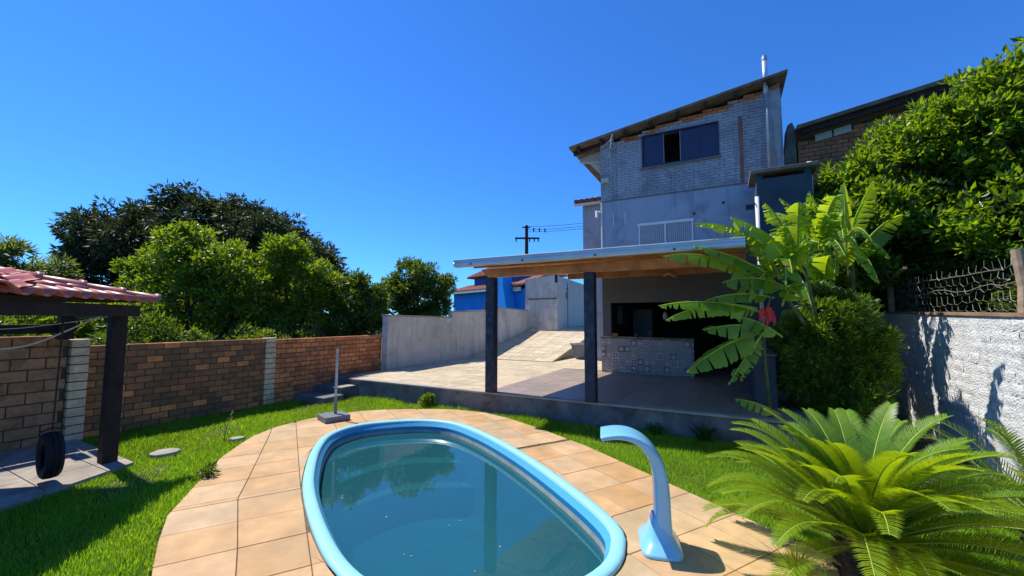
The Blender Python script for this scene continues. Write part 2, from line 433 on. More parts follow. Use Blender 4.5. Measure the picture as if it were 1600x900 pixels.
def pattern_tile_mat():
    """printed patchwork cement-tile pattern: every 20 cm print its own motif of rings, diamonds and stripes"""
    t = NT('patchwork_tile_print')
    S = 0.15
    sep = t.n.new('ShaderNodeSeparateXYZ'); t.l.new(t.pos, sep.inputs[0])
    x = t.math('DIVIDE', sep.outputs[0], S); z = t.math('DIVIDE', sep.outputs[2], S)
    fx = t.math('SUBTRACT', t.math('FRACT', x), 0.5); fz = t.math('SUBTRACT', t.math('FRACT', z), 0.5)
    cx = t.math('FLOOR', x); cz = t.math('FLOOR', z)
    cmb = t.n.new('ShaderNodeCombineXYZ'); t.l.new(cx, cmb.inputs[0]); t.l.new(cz, cmb.inputs[1])
    wnz = t.n.new('ShaderNodeTexWhiteNoise'); wnz.noise_dimensions = '3D'; t.l.new(cmb.outputs[0], wnz.inputs['Vector'])
    r = wnz.outputs['Value']
    ax, az = t.math('ABSOLUTE', fx), t.math('ABSOLUTE', fz)
    diam = t.math('ADD', ax, az)
    circ = t.math('SQRT', t.math('ADD', t.math('MULTIPLY', fx, fx), t.math('MULTIPLY', fz, fz)))
    cheb = t.math('MAXIMUM', ax, az)
    dg = t.math('ADD', fx, fz)
    def stripes(v, k): return t.math('GREATER_THAN', t.math('FRACT', t.math('MULTIPLY', v, k)), 0.52)
    p = [stripes(diam, 2.6), stripes(circ, 3.4), stripes(cheb, 3.0), stripes(dg, 2.5), t.math('GREATER_THAN', circ, 0.32), stripes(t.math('MULTIPLY', ax, az), 14.0)]
    val = p[0]
    for i, q in enumerate(p[1:]):
        sel = t.math('GREATER_THAN', r, (i + 1) / 6.0)
        val = t.math('ADD', t.math('MULTIPLY', val, t.math('SUBTRACT', 1.0, sel)), t.math('MULTIPLY', q, sel))
    dark = t.mix(t.ramp(t.noise(3, 2), [(0.4, 0.5), (0.6, 1.0)]), (0.27, 0.25, 0.25), (0.15, 0.14, 0.155))
    col = t.mix(val, (0.50, 0.455, 0.42), dark)
    return t.done(t.bsdf(col, 0.45, 0.4))


M['water'] = water_mat()
M['glaze'] = glass_mat()
M['pattern'] = pattern_tile_mat()

# ------------------------------------------------------------------ pool frame
U0 = Vector((0.8387, -0.5446, 0)); V0 = Vector((0.5446, 0.8387, 0))
PC = (-4.50, 1.44)
def W2(u, v): return (u * U0.x + v * V0.x, u * U0.y + v * V0.y)
_pp = [(-6.91, 1.45), (-6.86, .98), (-6.52, .60), (-5.95, .40), (-5.2, .28), (-4.5, .23), (-3.6, .27), (-2.95, .38), (-2.45, .62), (-2.14, 1.0), (-2.06, 1.45), (-2.10, 1.9), (-2.28, 2.22), (-2.65, 2.46), (-3.7, 2.62), (-4.7, 2.68), (-5.6, 2.64), (-6.3, 2.48), (-6.72, 2.08)]
def catmull(pts, per=10):
    out = []; n = len(pts)
    for i in range(n):
        p0, p1, p2, p3 = [Vector((*pts[(i + k) % n], 0)) for k in (-1, 0, 1, 2)]
        for j in range(per):
            t = j / per
            q = 0.5 * ((2 * p1) + (-p0 + p2) * t + (2 * p0 - 5 * p1 + 4 * p2 - p3) * t * t + (-p0 + 3 * p1 - 3 * p2 + p3) * t ** 3)
            out.append((q.x, q.y))
    return out
_dense = catmull(_pp)
_ang = np.array([atan2(p[1] - PC[1], p[0] - PC[0]) for p in _dense])
_rad = np.array([hypot(p[1] - PC[1], p[0] - PC[0]) for p in _dense])
_o = np.argsort(_ang); _ang = _ang[_o]; _rad = _rad[_o]
_ang = np.concatenate([_ang - 2 * pi, _ang, _ang + 2 * pi]); _rad = np.concatenate([_rad] * 3)
def prad(a): return float(np.interp(a, _ang, _rad))
NP = 144
def pool_ring(off):
    """pool outline moved inwards by off metres, in pool (u,v) coordinates"""
    P = []
    for k in range(NP):
        a = 2 * pi * k / NP - pi
        r = prad(a); P.append(Vector((PC[0] + r * cos(a), PC[1] + r * sin(a), 0)))
    out = []
    for k in range(NP):
        t = (P[(k + 2) % NP] - P[k - 2]).normalized()
        nrm = Vector((-t.y, t.x, 0))
        q = P[k] + nrm * off
        out.append((q.x, q.y))
    return out


# ------------------------------------------------------------------ ground, lawn base
def ground():
    vs = []; fs = []
    base = pool_ring(0.03)
    rings = [1.0, 1.25, 1.8, 3, 6, 12, 40, 200, 3000]
    for s_ in rings:
        for (u, v) in base:
            uu, vv = PC[0] + (u - PC[0]) * s_, PC[1] + (v - PC[1]) * s_
            x, y = W2(uu, vv); vs.append((x, y, -0.01 if s_ < 200 else -0.02))
    for i in range(len(rings) - 1):
        for k in range(NP):
            a = i * NP + k; b = i * NP + (k + 1) % NP
            fs.append((a, b, b + NP, a + NP))
    mb = MB(); mb.add(vs, fs)
    mb.build('ground', M['soil'], kind='structure')
ground()

# ------------------------------------------------------------------ pool deck
DECK = [(-1.2, -0.06), (-2.4, -0.42), (-3.0, -0.58), (-3.64, -0.69), (-4.08, -0.75), (-4.57, -0.79), (-4.72, -0.76), (-5.19, -0.71), (-6.1, -0.59), (-6.58, -0.45), (-6.99, -0.31), (-7.43, -0.02), (-7.74, 0.46), (-7.90, 0.9), (-7.93, 1.3), (-7.85, 1.65), (-7.68, 2.08), (-7.44, 2.55), (-7.2, 2.86), (-6.75, 3.21), (-6.13, 3.40), (-5.31, 3.50), (-4.36, 3.56), (-3.36, 3.52), (-2.4, 3.48), (-1.88, 3.46), (-1.3, 3.42), (-0.6, 3.35), (0.2, 3.0), (0.5, 1.6), (0.1, 0.7), (-0.5, 0.2)]
DECK.reverse()
def area2(p): return sum(p[i][0] * p[(i + 1) % len(p)][1] - p[(i + 1) % len(p)][0] * p[i][1] for i in range(len(p)))
if area2(DECK) < 0: DECK.reverse()

def hull(pts):
    pts = sorted(set(pts))
    def half(ps):
        h = []
        for p in ps:
            while len(h) > 1 and (h[-1][0] - h[-2][0]) * (p[1] - h[-2][1]) - (h[-1][1] - h[-2][1]) * (p[0] - h[-2][0]) <= 0: h.pop()
            h.append(p)
        return h
    a = half(pts); b = half(pts[::-1])
    return a[:-1] + b[:-1]
DECKH = hull(DECK)
def clip(poly, conv):
    out = poly
    n = len(conv)
    for i in range(n):
        a, b = conv[i], conv[(i + 1) % n]
        def side(p): return (b[0] - a[0]) * (p[1] - a[1]) - (b[1] - a[1]) * (p[0] - a[0])
        src = out; out = []
        for j in range(len(src)):
            p, q = src[j], src[(j + 1) % len(src)]
            sp, sq = side(p), side(q)
            if sp >= 0: out.append(p)
            if (sp >= 0) != (sq >= 0):
                t = sp / (sp - sq); out.append((p[0] + (q[0] - p[0]) * t, p[1] + (q[1] - p[1]) * t))
        if len(out) < 3: return []
    return out

def inside_pool(p, off=0.0):
    a = atan2(p[1] - PC[1], p[0] - PC[0]); return hypot(p[0] - PC[0], p[1] - PC[1]) < prad(a) + off

deck = empty('pool_deck', (*W2(*PC), 0), kind='structure')
mb = MB()
hd = DECKH; 
# mortar bed: ring between the deck outline and the pool shell
ringp = pool_ring(0.05)
outp = []
for (u, v) in ringp:
    d = Vector((u - PC[0], v - PC[1], 0)).normalized(); r = 0.5
    lo, hi = 0.5, 9
    for _ in range(30):
        mid = (lo + hi) / 2; p = (PC[0] + d.x * mid, PC[1] + d.y * mid)
        ins = all((hd[(i + 1) % len(hd)][0] - hd[i][0]) * (p[1] - hd[i][1]) - (hd[(i + 1) % len(hd)][1] - hd[i][1]) * (p[0] - hd[i][0]) >= 0 for i in range(len(hd)))
        if ins: lo = mid
        else: hi = mid
    outp.append((PC[0] + d.x * lo, PC[1] + d.y * lo))
vs = [(*W2(*p), 0.022) for p in ringp] + [(*W2(*p), 0.022) for p in outp] + [(*W2(*p), -0.05) for p in outp]
fs = [(k, (k + 1) % NP, (k + 1) % NP + NP, k + NP) for k in range(NP)] + [(k + NP, (k + 1) % NP + NP, (k + 1) % NP + 2 * NP, k + 2 * NP) for k in range(NP)]
mb.add(vs, fs); mb.build('mortar_bed', M['grout'], deck)

def deck_tile(poly):
    poly = clip(poly, DECKH)
    if len(poly) < 3 or abs(area2(poly)) / 2 < 0.004: return
    # cut out the pool
    flags = [inside_pool(p, 0.012) for p in poly]
    dense = []
    for j in range(len(poly)):
        p, q = poly[j], poly[(j + 1) % len(poly)]
        n = max(1, int(hypot(q[0] - p[0], q[1] - p[1]) / 0.03))
        for k in range(n): dense.append((p[0] + (q[0] - p[0]) * k / n, p[1] + (q[1] - p[1]) * k / n))
    fl = [inside_pool(p, 0.012) for p in dense]
    if all(fl): return
    if any(fl):
        new = []
        for p, f_ in zip(dense, fl):
            if f_:
                a = atan2(p[1] - PC[1], p[0] - PC[0]); r = prad(a) + 0.012
                p = (PC[0] + r * cos(a), PC[1] + r * sin(a))
            new.append(p)
        poly = new
        if abs(area2(poly)) / 2 < 0.006: return
    dz = random.uniform(-0.0015, 0.0015)
    mb = MB(); mb.prism([W2(*p) for p in poly], 0.012, 0.034 + dz)
    mb.build('tile', M['paver'], deck, bevel=0.0025, seg=1)
g = 0.0035
us = [-8.05, -7.56, -7.08, -6.58, -6.09, -5.64, -5.18, -4.71, -4.64, -4.16, -3.68, -3.20, -2.72, -2.24, -1.76, -1.28, -0.8, -0.32, 0.16, 0.64]
def vline(u, k):
    if k == -1: return -1.4
    if k == 0: return float(np.interp(u, [-7.4, -6.5, -5.2, -4.68, -3.4, 0], [-0.07, -0.14, -0.25, -0.30, -0.20, -0.12]))
    if k == 1: return 0.22 + 0.01 * abs(u + 4.7)
    return None
vr = [0.30, 0.78, 1.26, 1.74, 2.22, 2.70, 3.10, 3.9]
for i in range(len(us) - 1):
    a, b = us[i] + g, us[i + 1] - g
    for k in (-1, 0):
        deck_tile([(a, vline(a, k) + g), (b, vline(b, k) + g), (b, vline(b, k + 1) - g), (a, vline(a, k + 1) - g)])
    # strip beside the pool between the two joint lines and the right-hand grid (shifted half a tile)
sh = 0.2
for i in range(len(us) - 1):
    for j in range(len(vr) - 1):
        a, b = us[i] + g, us[i + 1] - g
        c = max(vr[j], 0) + g; d = vr[j + 1] - g
        lo0 = vline(a, 1) + g if j == 0 else c; lo1 = vline(b, 1) + g if j == 0 else c
        if j >= 5:
            a2 = a + 0.0; b2 = b + 0.0
            if abs(b - a) < 0.1: continue
        else: a2, b2 = a, b
        deck_tile([(a2, lo0), (b2, lo1), (b2, d), (a2, d)])

# ------------------------------------------------------------------ swimming pool
pool = empty('swimming_pool', (*W2(*PC), 0), 'small oval sky blue fibreglass swimming pool sunk in the tan tiled deck', 'swimming pool')
def lathe_pool(prof, mats_idx, name, mats, smooth=True, close=False):
    vs = []; fs = []; mi = []
    for (off, z) in prof:
        for (u, v) in pool_ring(off): vs.append((*W2(u, v), z))
    for i in range(len(prof) - 1):
        for k in range(NP):
            a = i * NP + k; b = i * NP + (k + 1) % NP
            fs.append((a, b, b + NP, a + NP)); mi.append(mats_idx[i])
    if close: fs.append(tuple(range((len(prof) - 1) * NP, len(prof) * NP))); mi.append(mats_idx[-1])
    mb = MB(); mb.v = vs; mb.f = fs; mb.m = mi
    return mb.build(name, mats, pool, smooth=smooth)
lathe_pool([(0.008, 0.0), (0.0, 0.042), (0.010, 0.056), (0.028, 0.064), (0.066, 0.066), (0.092, 0.062), (0.106, 0.050), (0.112, 0.03)], [0] * 7, 'rim', [M['rim']])
lathe_pool([(0.112, 0.030), (0.145, -0.018), (0.150, -0.024)], [0, 0], 'upper_wall', [M['rim_mid']])
lathe_pool([(0.150, -0.024), (0.152, -0.075)], [0], 'stripe', [M['rim_dark']])
lathe_pool([(0.152, -0.075), (0.158, -0.125)], [0], 'waterline_band', [M['scum']])
lathe_pool([(0.158, -0.125), (0.17, -0.40), (0.26, -0.95), (0.34, -1.02)], [0, 0, 0, 0], 'basin', [M['basin']], close=True)
mb = MB(); wr = pool_ring(0.157)
mb.add([(*W2(*p), -0.122) for p in wr], [tuple(range(NP))])
mb.build('water', M['water'], pool)
for z1, ud, nm in ((-0.22, -6.05, 0), (-0.42, -5.72, 1), (-0.66, -5.40, 2)):
    rg = pool_ring(0.2)
    arc = [p for p in rg if p[0] < ud]
    arc.sort(key=lambda p: (p[1] - 1.44 > 0, 0))
    lo = sorted([p for p in arc if p[1] <= 1.44], key=lambda p: -p[0]); hi = sorted([p for p in arc if p[1] > 1.44], key=lambda p: p[0])
    poly = lo + hi
    e0, e1 = poly[-1], poly[0]
    for k in range(1, 12):
        t = k / 12; poly.append((e0[0] + (e1[0] - e0[0]) * t - 0.38 * sin(pi * t), e0[1] + (e1[1] - e0[1]) * t))
    mb = MB(); mb.prism([W2(*p) for p in poly], -1.01 + 0.001 * nm, z1)
    mb.build('step', M['step'], pool, bevel=0.02)
# skimmer ring and debris
mb = MB()
p0 = W2(-4.4, 2.535); 
mb.tube([(p0[0], p0[1], -0.10), (p0[0] - V0.x * .012, p0[1] - V0.y * .012, -0.10)], 0.022, 12)
mb.build('return_jet', M['white'], pool)
for k in range(26):
    a = rng.uniform(0, 2 * pi); r = sqrt(rng.uniform(0, 1))
    u, v = PC[0] + r * 2.1 * cos(a), PC[1] + r * 0.95 * sin(a)
    x, y = W2(u, v); s_ = rng.uniform(0.006, 0.018); b_ = rng.uniform(0, pi)
    mb = MB()
    d = Vector((cos(b_), sin(b_), 0)) * s_; e = Vector((-sin(b_), cos(b_), 0)) * s_ * 0.4
    c = Vector((x, y, -0.119))
    mb.add([c - d, c - e * 0.8 + Vector((0, 0, 0.002)), c + d, c + e], [(0, 1, 2, 3)])
    o = mb.build('floating_leaf', M['debris'])
    tag(o, 'tiny pale leaf scrap floating on the pool water', 'leaf', 'leaf scraps floating on the pool')

# ------------------------------------------------------------------ cascade spout
def cascade():
    C0 = Vector((-0.50, 3.32, 0.034))
    s = Vector((-0.965, -0.262, 0)).normalized(); w = Vector((-s.y, s.x, 0)); Z = Vector((0, 0, 1))
    root = empty('pool_cascade', C0, 'tall sky blue curved waterfall spout standing beside the pool', 'pool fountain')
    # base plate, flared
    mb = MB()
    prof = [(0.0, 0.145, 0.225), (0.018, 0.145, 0.225), (0.03, 0.138, 0.215), (0.06, 0.115, 0.165), (0.11, 0.09, 0.125), (0.17, 0.066, 0.104), (0.22, 0.050, 0.092)]
    n = 28
    vs = []
    for z, a, b in prof:
        e = 5 if z < 0.06 else 3.2
        for k in range(n):
            t = 2 * pi * k / n + pi / n
            c_, s_ = cos(t), sin(t)
            x = a * (abs(c_) ** (2 / e)) * (1 if c_ > 0 else -1); y = b * (abs(s_) ** (2 / e)) * (1 if s_ > 0 else -1)
            vs.append(C0 + s * (x) + w * y + Z * z)
    fs = [tuple(reversed(range(n)))]
    for i in range(len(prof) - 1):
        for k in range(n):
            a = i * n + k; b = i * n + (k + 1) % n
            fs.append((a, b, b + n, a + n))
    fs.append(tuple(range((len(prof) - 1) * n, len(prof) * n)))
    mb.add(vs, fs); mb.build('base', M['cascade'], root, smooth=True, bevel=0.004)
    # column and spout, swept rounded rectangle
    path = [(-0.015, 0.03, .17, .13), (-0.02, 0.12, .135, .112), (-0.022, 0.22, .118, .102), (-0.020, 0.38, .112, .100), (-0.008, 0.52, .100, .104), (0.022, 0.62, .088, .112), (0.075, 0.705, .074, .125), (0.14, 0.76, .062, .138), (0.22, 0.79, .054, .15), (0.30, 0.795, .048, .156), (0.37, 0.785, .044, .16), (0.415, 0.775, .042, .16)]
    pts = [Vector((p[0], p[1], 0)) for p in path]
    fine = []
    for i in range(len(path) - 1):
        for j in range(3):
            t = j / 3; P = [np.array(path[max(0, min(len(path) - 1, i + k))]) for k in (-1, 0, 1, 2)]
            fine.append(0.5 * ((2 * P[1]) + (-P[0] + P[2]) * t + (2 * P[0] - 5 * P[1] + 4 * P[2] - P[3]) * t * t + (-P[0] + 3 * P[1] - 3 * P[2] + P[3]) * t ** 3))
    fine.append(np.array(path[-1]))
    n = 24; vs = []
    for i, q in enumerate(fine):
        a = fine[max(0, i - 1)]; b = fine[min(len(fine) - 1, i + 1)]
        t = Vector((b[0] - a[0], b[1] - a[1], 0)).normalized(); nn = (-t.y, t.x)
        for k in range(n):
            th = 2 * pi * k / n + pi / n; c_, s_ = cos(th), sin(th); e = 4.5
            x = q[2] / 2 * (abs(c_) ** (2 / e)) * (1 if c_ > 0 else -1); y = q[3] * 1.0 * (abs(s_) ** (2 / e)) * (1 if s_ > 0 else -1)
            vs.append(C0 + s * (q[0] + nn[0] * x) + Z * (q[1] + nn[1] * x) + w * y)
    fs = [tuple(reversed(range(n)))]
    for i in range(len(fine) - 1):
        for k in range(n):
            a = i * n + k; b = i * n + (k + 1) % n
            fs.append((a, b, b + n, a + n))
    L = len(fine) - 1
    # outlet: recessed slot
    ctr = C0 + s * (fine[-1][0]) + Z * fine[-1][1]
    inner = []
    for k in range(n):
        p = vs[L * n + k]; inner.append(ctr + (p - ctr) * 0.8)
    b0 = len(vs); vs += inner; back = [p - s * 0.06 for p in inner]; vs += back
    for k in range(n):
        a = L * n + k; b = L * n + (k + 1) % n; c = b0 + k; d = b0 + (k + 1) % n
        fs.append((a, b, d, c)); fs.append((c, d, d + n, c + n))
    fs.append(tuple(range(b0 + n, b0 + 2 * n)))
    mb = MB(); mb.add(vs, fs); mb.build('spout', M['cascade'], root, smooth=True)
cascade()

# ------------------------------------------------------------------ umbrella stand
st = empty('pole_stand', (-5.78, 4.92, 0.034), 'bare grey metal pole in a square grey concrete block beyond the pool', 'parasol stand')
a = radians(-20)
bx_, by_ = Vector((cos(a), sin(a), 0)), Vector((-sin(a), cos(a), 0))
ctr = Vector((-5.83, 4.74, 0))
mb = MB(); mb.prism([(ctr + bx_ * i * 0.20 + by_ * j * 0.20)[:2] for i, j in ((-1, -1), (1, -1), (1, 1), (-1, 1))], 0.036, 0.125)
mb.build('base', M['grey_block'], st, bevel=0.006)
pc = ctr + by_ * 0.03 - bx_ * 0.02
mb = MB(); mb.tube([(pc.x, pc.y, 0.116), (pc.x, pc.y, 0.42)], 0.026, 16); mb.build('socket', M['grey_pole'], st, smooth=False)
mb = MB(); mb.tube([(pc.x, pc.y, 0.41), (pc.x, pc.y, 1.19)], 0.020, 16); mb.build('pole', M['metal_pole'], st)

# ------------------------------------------------------------------ bricks
def brick_mesh(name, L_, D_, H_, mat, bev=0.006):
    me = bpy.data.meshes.new(name)
    bm = bmesh.new(); bmesh.ops.create_cube(bm, size=1)
    bmesh.ops.scale(bm, vec=(D_, L_, H_), verts=bm.verts)
    bmesh.ops.bevel(bm, geom=list(bm.edges), offset=bev, segments=1, affect='EDGES')
    bm.to_mesh(me); bm.free(); me.materials.append(mat)
    return me

def brick_wall_y(root, x_face, y0, y1, top, ch, bl, mat, depth=0.14, z0=0.0, slope=(0, 0), skip=None, name='brick', jit=0.004, stag=True):
    """courses of bricks in a wall that runs along Y and faces +X"""
    gap = 0.012
    nc = int(round((top - z0) / ch)); n = 0
    cache = {}
    for c in range(nc):
        z = z0 + (c + 0.5) * ch
        y = y0 - (bl / 2 if c % 2 and stag else 0)
        while y < y1 - 0.001:
            a, b = max(y, y0), min(y + bl, y1)
            y += bl
            if b - a < 0.05: continue
            key = round(b - a, 3)
            if key not in cache: cache[key] = [brick_mesh(name, key - gap, depth, ch - gap - random.uniform(0, .003), mat, random.uniform(.003, .007)) for _ in range(2)]
            o = link(name, random.choice(cache[key]), root, keep=False)
            o.location = Vector((x_face - depth / 2 + random.uniform(-jit, jit), (a + b) / 2, z + (slope[0] * ((a + b) / 2 - y0)))) - root.location
            n += 1
    return n

def mortar_box(root, x0, x1, y0, y1, z0, z1, name='mortar', mat=None):
    MB().box(x0, x1, y0, y1, z0, z1).build(name, mat or M['mortar'], root)

w1 = empty('brick_wall', (-8.1, 3.6, 0), 'mossy dark brick wall panel between the dark shelter post and the pale brick pilaster', 'garden wall')
brick_wall_y(w1, -8.1, 2.38, 4.92, 1.32, 0.101, 0.225, M['brick'])
mortar_box(w1, -8.225, -8.112, 2.38, 4.92, -0.05, 1.30)
w2 = empty('brick_wall', (-8.1, 6.6, 0), 'orange and brown brick wall panel between the pale pilaster and the tall grey wall', 'garden wall')
brick_wall_y(w2, -8.1, 5.14, 8.0, 1.29, 0.099, 0.225, M['redbrick'])
mortar_box(w2, -8.225, -8.112, 5.14, 8.0, -0.05, 1.27)
p1 = empty('brick_pilaster', (-8.1, 5.03, 0), 'narrow pale brick pilaster midway along the garden brick wall', 'pilaster')
brick_wall_y(p1, -8.075, 4.922, 5.138, 1.33, 0.102, 0.216, M['palebrick'], depth=0.17, stag=False)
mortar_box(p1, -8.24, -8.10, 4.93, 5.13, -0.05, 1.31)
p2 = empty('brick_pilaster', (-8.05, 2.28, 0), 'wide pale brick pilaster beside the shelter post at the end of the brown block wall', 'pilaster')
brick_wall_y(p2, -7.99, 2.18, 2.378, 1.42, 0.118, 0.199, M['palebrick'], depth=0.25, stag=False)
mortar_box(p2, -8.23, -8.01, 2.19, 2.37, -0.05, 1.40)
w3 = empty('block_wall', (-8.1, 0.8, 0), 'brown block wall in the shade under the red tiled shelter roof', 'garden wall')
brick_wall_y(w3, -8.06, -1.9, 2.178, 1.47, 0.147, 0.31, M['block'], depth=0.17, name='block')
mortar_box(w3, -8.22, -8.078, -1.9, 2.178, -0.05, 1.45)

# ------------------------------------------------------------------ terrace, steps, ramp
terr = empty('terrace', (-3, 10, 0), kind='structure')
mb = MB(); mb.extrude([(-7.38, 0.355), (1.35, 0.355), (1.35, -0.05), (-7.38, -0.05)], 'y', 6.47, 6.60)
MBt = MB()
MBt.box(-7.38, 1.35, 6.46, 16.0, -0.04, 0.352)
MBt.box(-7.90, -7.381, 6.9, 16.0, -0.04, 0.351)
MBt.build('terrace_base', M['terr_face'], terr)
MB().box(-7.40, 1.36, 6.43, 6.55, 0.353, 0.384).build('edge_coping', M['concrete'], terr, bevel=0.006)
cache = {}
def floor_tile(name, x0, x1, y0, y1, z0, z1, mat, parent):
    key = (name, round(x1 - x0, 3), round(y1 - y0, 3))
    if key not in cache:
        b = MB(); b.box(-(x1 - x0) / 2, (x1 - x0) / 2, -(y1 - y0) / 2, (y1 - y0) / 2, 0, z1 - z0)
        cache[key] = b.mesh(name, mat)
    o = link(name, cache[key], parent, keep=False)
    o.location = Vector(((x0 + x1) / 2, (y0 + y1) / 2, z0 + random.uniform(-.0012, .0012))) - parent.location
    return o
def tile_area(name, x0, x1, y0, y1, s_, z0, z1, mat, parent, gap=0.006, off=0.0, sx=None):
    sx = sx or s_
    x = x0
    nx = max(1, round((x1 - x0) / sx)); ny = max(1, round((y1 - y0) / s_)); dx = (x1 - x0) / nx; dy = (y1 - y0) / ny
    for i in range(nx):
        for j in range(ny):
            floor_tile(name, x0 + i * dx + gap / 2, x0 + (i + 1) * dx - gap / 2, y0 + j * dy + gap / 2, y0 + (j + 1) * dy - gap / 2, z0, z1, mat, parent)
tile_area('paver', -7.38, -3.92, 6.55, 11.75, 0.40, 0.353, 0.382, M['terr_tile'], terr)
tile_area('paver', -7.88, -7.38, 6.95, 11.75, 0.40, 0.353, 0.382, M['terr_tile'], terr)
tile_area('paver', -3.92, -2.92, 10.5, 11.75, 0.42, 0.353, 0.382, M['terr_tile'], terr)
tile_area('paver', -4.80, -2.92, 11.75, 14.9, 0.45, 0.353, 0.382, M['terr_tile'], terr)
patio = empty('patio_floor', (-1.3, 8.5, 0.36), kind='structure')
tile_area('floor_tile', -3.92, 1.30, 6.55, 10.40, 0.60, 0.353, 0.386, M['patio_tile'], patio, gap=0.004)
# steps down to the lawn
stp = empty('garden_steps', (-7.7, 6.2, 0), kind='structure')
MB().box(-8.09, -7.39, 6.48, 6.90, -0.03, 0.375).build('step', M['terr_face'], stp, bevel=0.008)
MB().box(-8.09, -7.22, 6.02, 6.478, -0.03, 0.255).build('step', M['terr_face'], stp, bevel=0.008)
MB().box(-8.09, -7.12, 5.55, 6.018, -0.03, 0.13).build('step', M['terr_face'], stp, bevel=0.008)
MB().box(-7.47, -7.225, 6.05, 6.40, 0.2565, 0.259).build('sunlit_tread_patch', M['concrete'], stp)  # thin pale sheet, a lit spot on the tread painted as colour
MB().box(-7.9, -7.47, 6.90, 6.95, 0.30, 0.379).build('landing_edge', M['concrete'], stp)
# ramp
ramp = empty('ramp', (-6.3, 14, 0.3), kind='structure')
RS = 0.172
def rz_(y): return 0.384 + max(0, (y - 11.85)) * RS if y < 17.6 else 0.384 + 5.75 * RS
mb = MB(); mb.extrude([(11.85, 0.30), (17.6, 0.30), (17.6, rz_(17.59) - 0.03), (11.85, 0.354)], 'x', -7.88, -4.84)
mb.build('ramp_base', M['concrete'], ramp)
MB().box(-7.88, -4.2, 17.6, 40, 0.2, rz_(17.59)).build('landing', M['concrete'], ramp)
ny = 13; nx = 6
me_cache = {}
for j in range(ny):
    ya, yb = 11.86 + j * 5.72 / ny, 11.86 + (j + 1) * 5.72 / ny
    for i in range(nx):
        xa, xb = -7.86 + i * 2.8 / nx, -7.86 + (i + 1) * 2.8 / nx
        gg = 0.006
        za, zb = rz_(ya + gg), rz_(yb - gg)
        mb = MB()
        mb.extrude([(ya + gg, za - 0.02), (yb - gg, zb - 0.02), (yb - gg, zb), (ya + gg, za)], 'x', xa + gg, xb - gg)
        mb.build('paver', M['terr_tile'], ramp)
mb = MB(); mb.extrude([(11.82, 0.33), (17.6, rz_(17.59) - 0.06), (17.6, rz_(17.59) + 0.012), (11.82, 0.396)], 'x', -5.05, -4.82)
mb.build('curb', M['terr_tile'], ramp, bevel=0.005)

# ------------------------------------------------------------------ grey boundary wall and gate
bw = empty('boundary_wall', (-7.95, 12, 0), 'long stepped grey rendered wall rising beside the terrace and ramp', 'boundary wall')
X0, X1 = -8.08, -7.895
segs = [(8.0, 10.88, 1.80, 1.765), (10.88, 13.84, 1.95, 2.06), (13.84, 16.60, 2.16, 2.10)]
for i, (a, b, za, zb) in enumerate(segs):
    mb = MB(); mb.extrude([(a, -0.03), (b, -0.03), (b, zb - 0.03), (a, za - 0.03)], 'x', X0 + 0.004 * i, X1 - 0.004 * i)
    mb.build('wall_panel', M['render_grey'], bw)
    mb = MB(); mb.extrude([(a - 0.02, za - 0.029), (b - 0.022, zb - 0.029), (b - 0.022, zb + 0.012), (a - 0.02, za + 0.012)], 'x', X0 - 0.02, X1 + 0.012)
    mb.build('coping', M['concrete'], bw, bevel=0.005)
tw = empty('entrance_wall', (-7.2, 16.7, 0.9), 'tall streaked grey wall panel between the low stepped wall and the sheet gate', 'wall')
mb = MB(); mb.extrude([(-8.06, 0.3), (-6.52, 0.3), (-6.52, 3.66), (-8.06, 3.50)], 'y', 16.62, 16.80)
mb.build('upper_panel', M['render_grey'], tw)
MB().box(-7.9, -6.55, 16.595, 16.618, 2.58, 2.62).build('joint', M['mortar'], tw)
gt = empty('sheet_gate', (-6.5, 18.5, 1.3), 'grey metal sheet gate behind the ramp top, with a black handle', 'gate')
for k, (a, b) in enumerate(((16.82, 18.0), (18.02, 24.0))):
    mb = MB(); mb.extrude([(a, 1.2), (b, 1.2), (b, 3.62 - (b - 16.8) * 0.03), (a, 3.62 - (a - 16.8) * 0.03)], 'x', -6.60, -6.545)
    mb.build('gate_panel', M['gate'], gt)
MB().box(-6.56, -6.53, 17.99, 18.03, 1.3, 3.4).build('gate_seam', M['mortar'], gt)
mb = MB()
mb.tube([(-6.53, 17.9 + 0.12 * sin(t * 1.0), 3.15 - 0.075 * t) for t in np.linspace(0, 6.3, 14)], 0.022, 6)
mb.build('handle', M['black'], gt)
MB().box(-6.60, -6.50, 16.60 - 0.02, 16.66, 3.30, 3.75).build('hinge', M['black'], gt)

# ------------------------------------------------------------------ main house
HX0, HX1, HY = -2.83, 1.20, 10.40
house = empty('house', (-0.8, 12.5, 0.38), 'two storey blue grey house with painted brick upper floor and sloping roof edge', 'house')
mb = MB()
# ground floor, front wall in pieces round the bar opening
g_ = MB()
g_.box(HX0, -2.62, HY, HY + 0.18, 0.36, 2.12)
g_.box(HX0, HX1, HY, HY + 0.18, 2.12, 3.25)
g_.box(0.30, HX1, HY, HY + 0.18, 0.36, 2.12)
g_.build('ground_floor_wall', M['house_grey'], house)
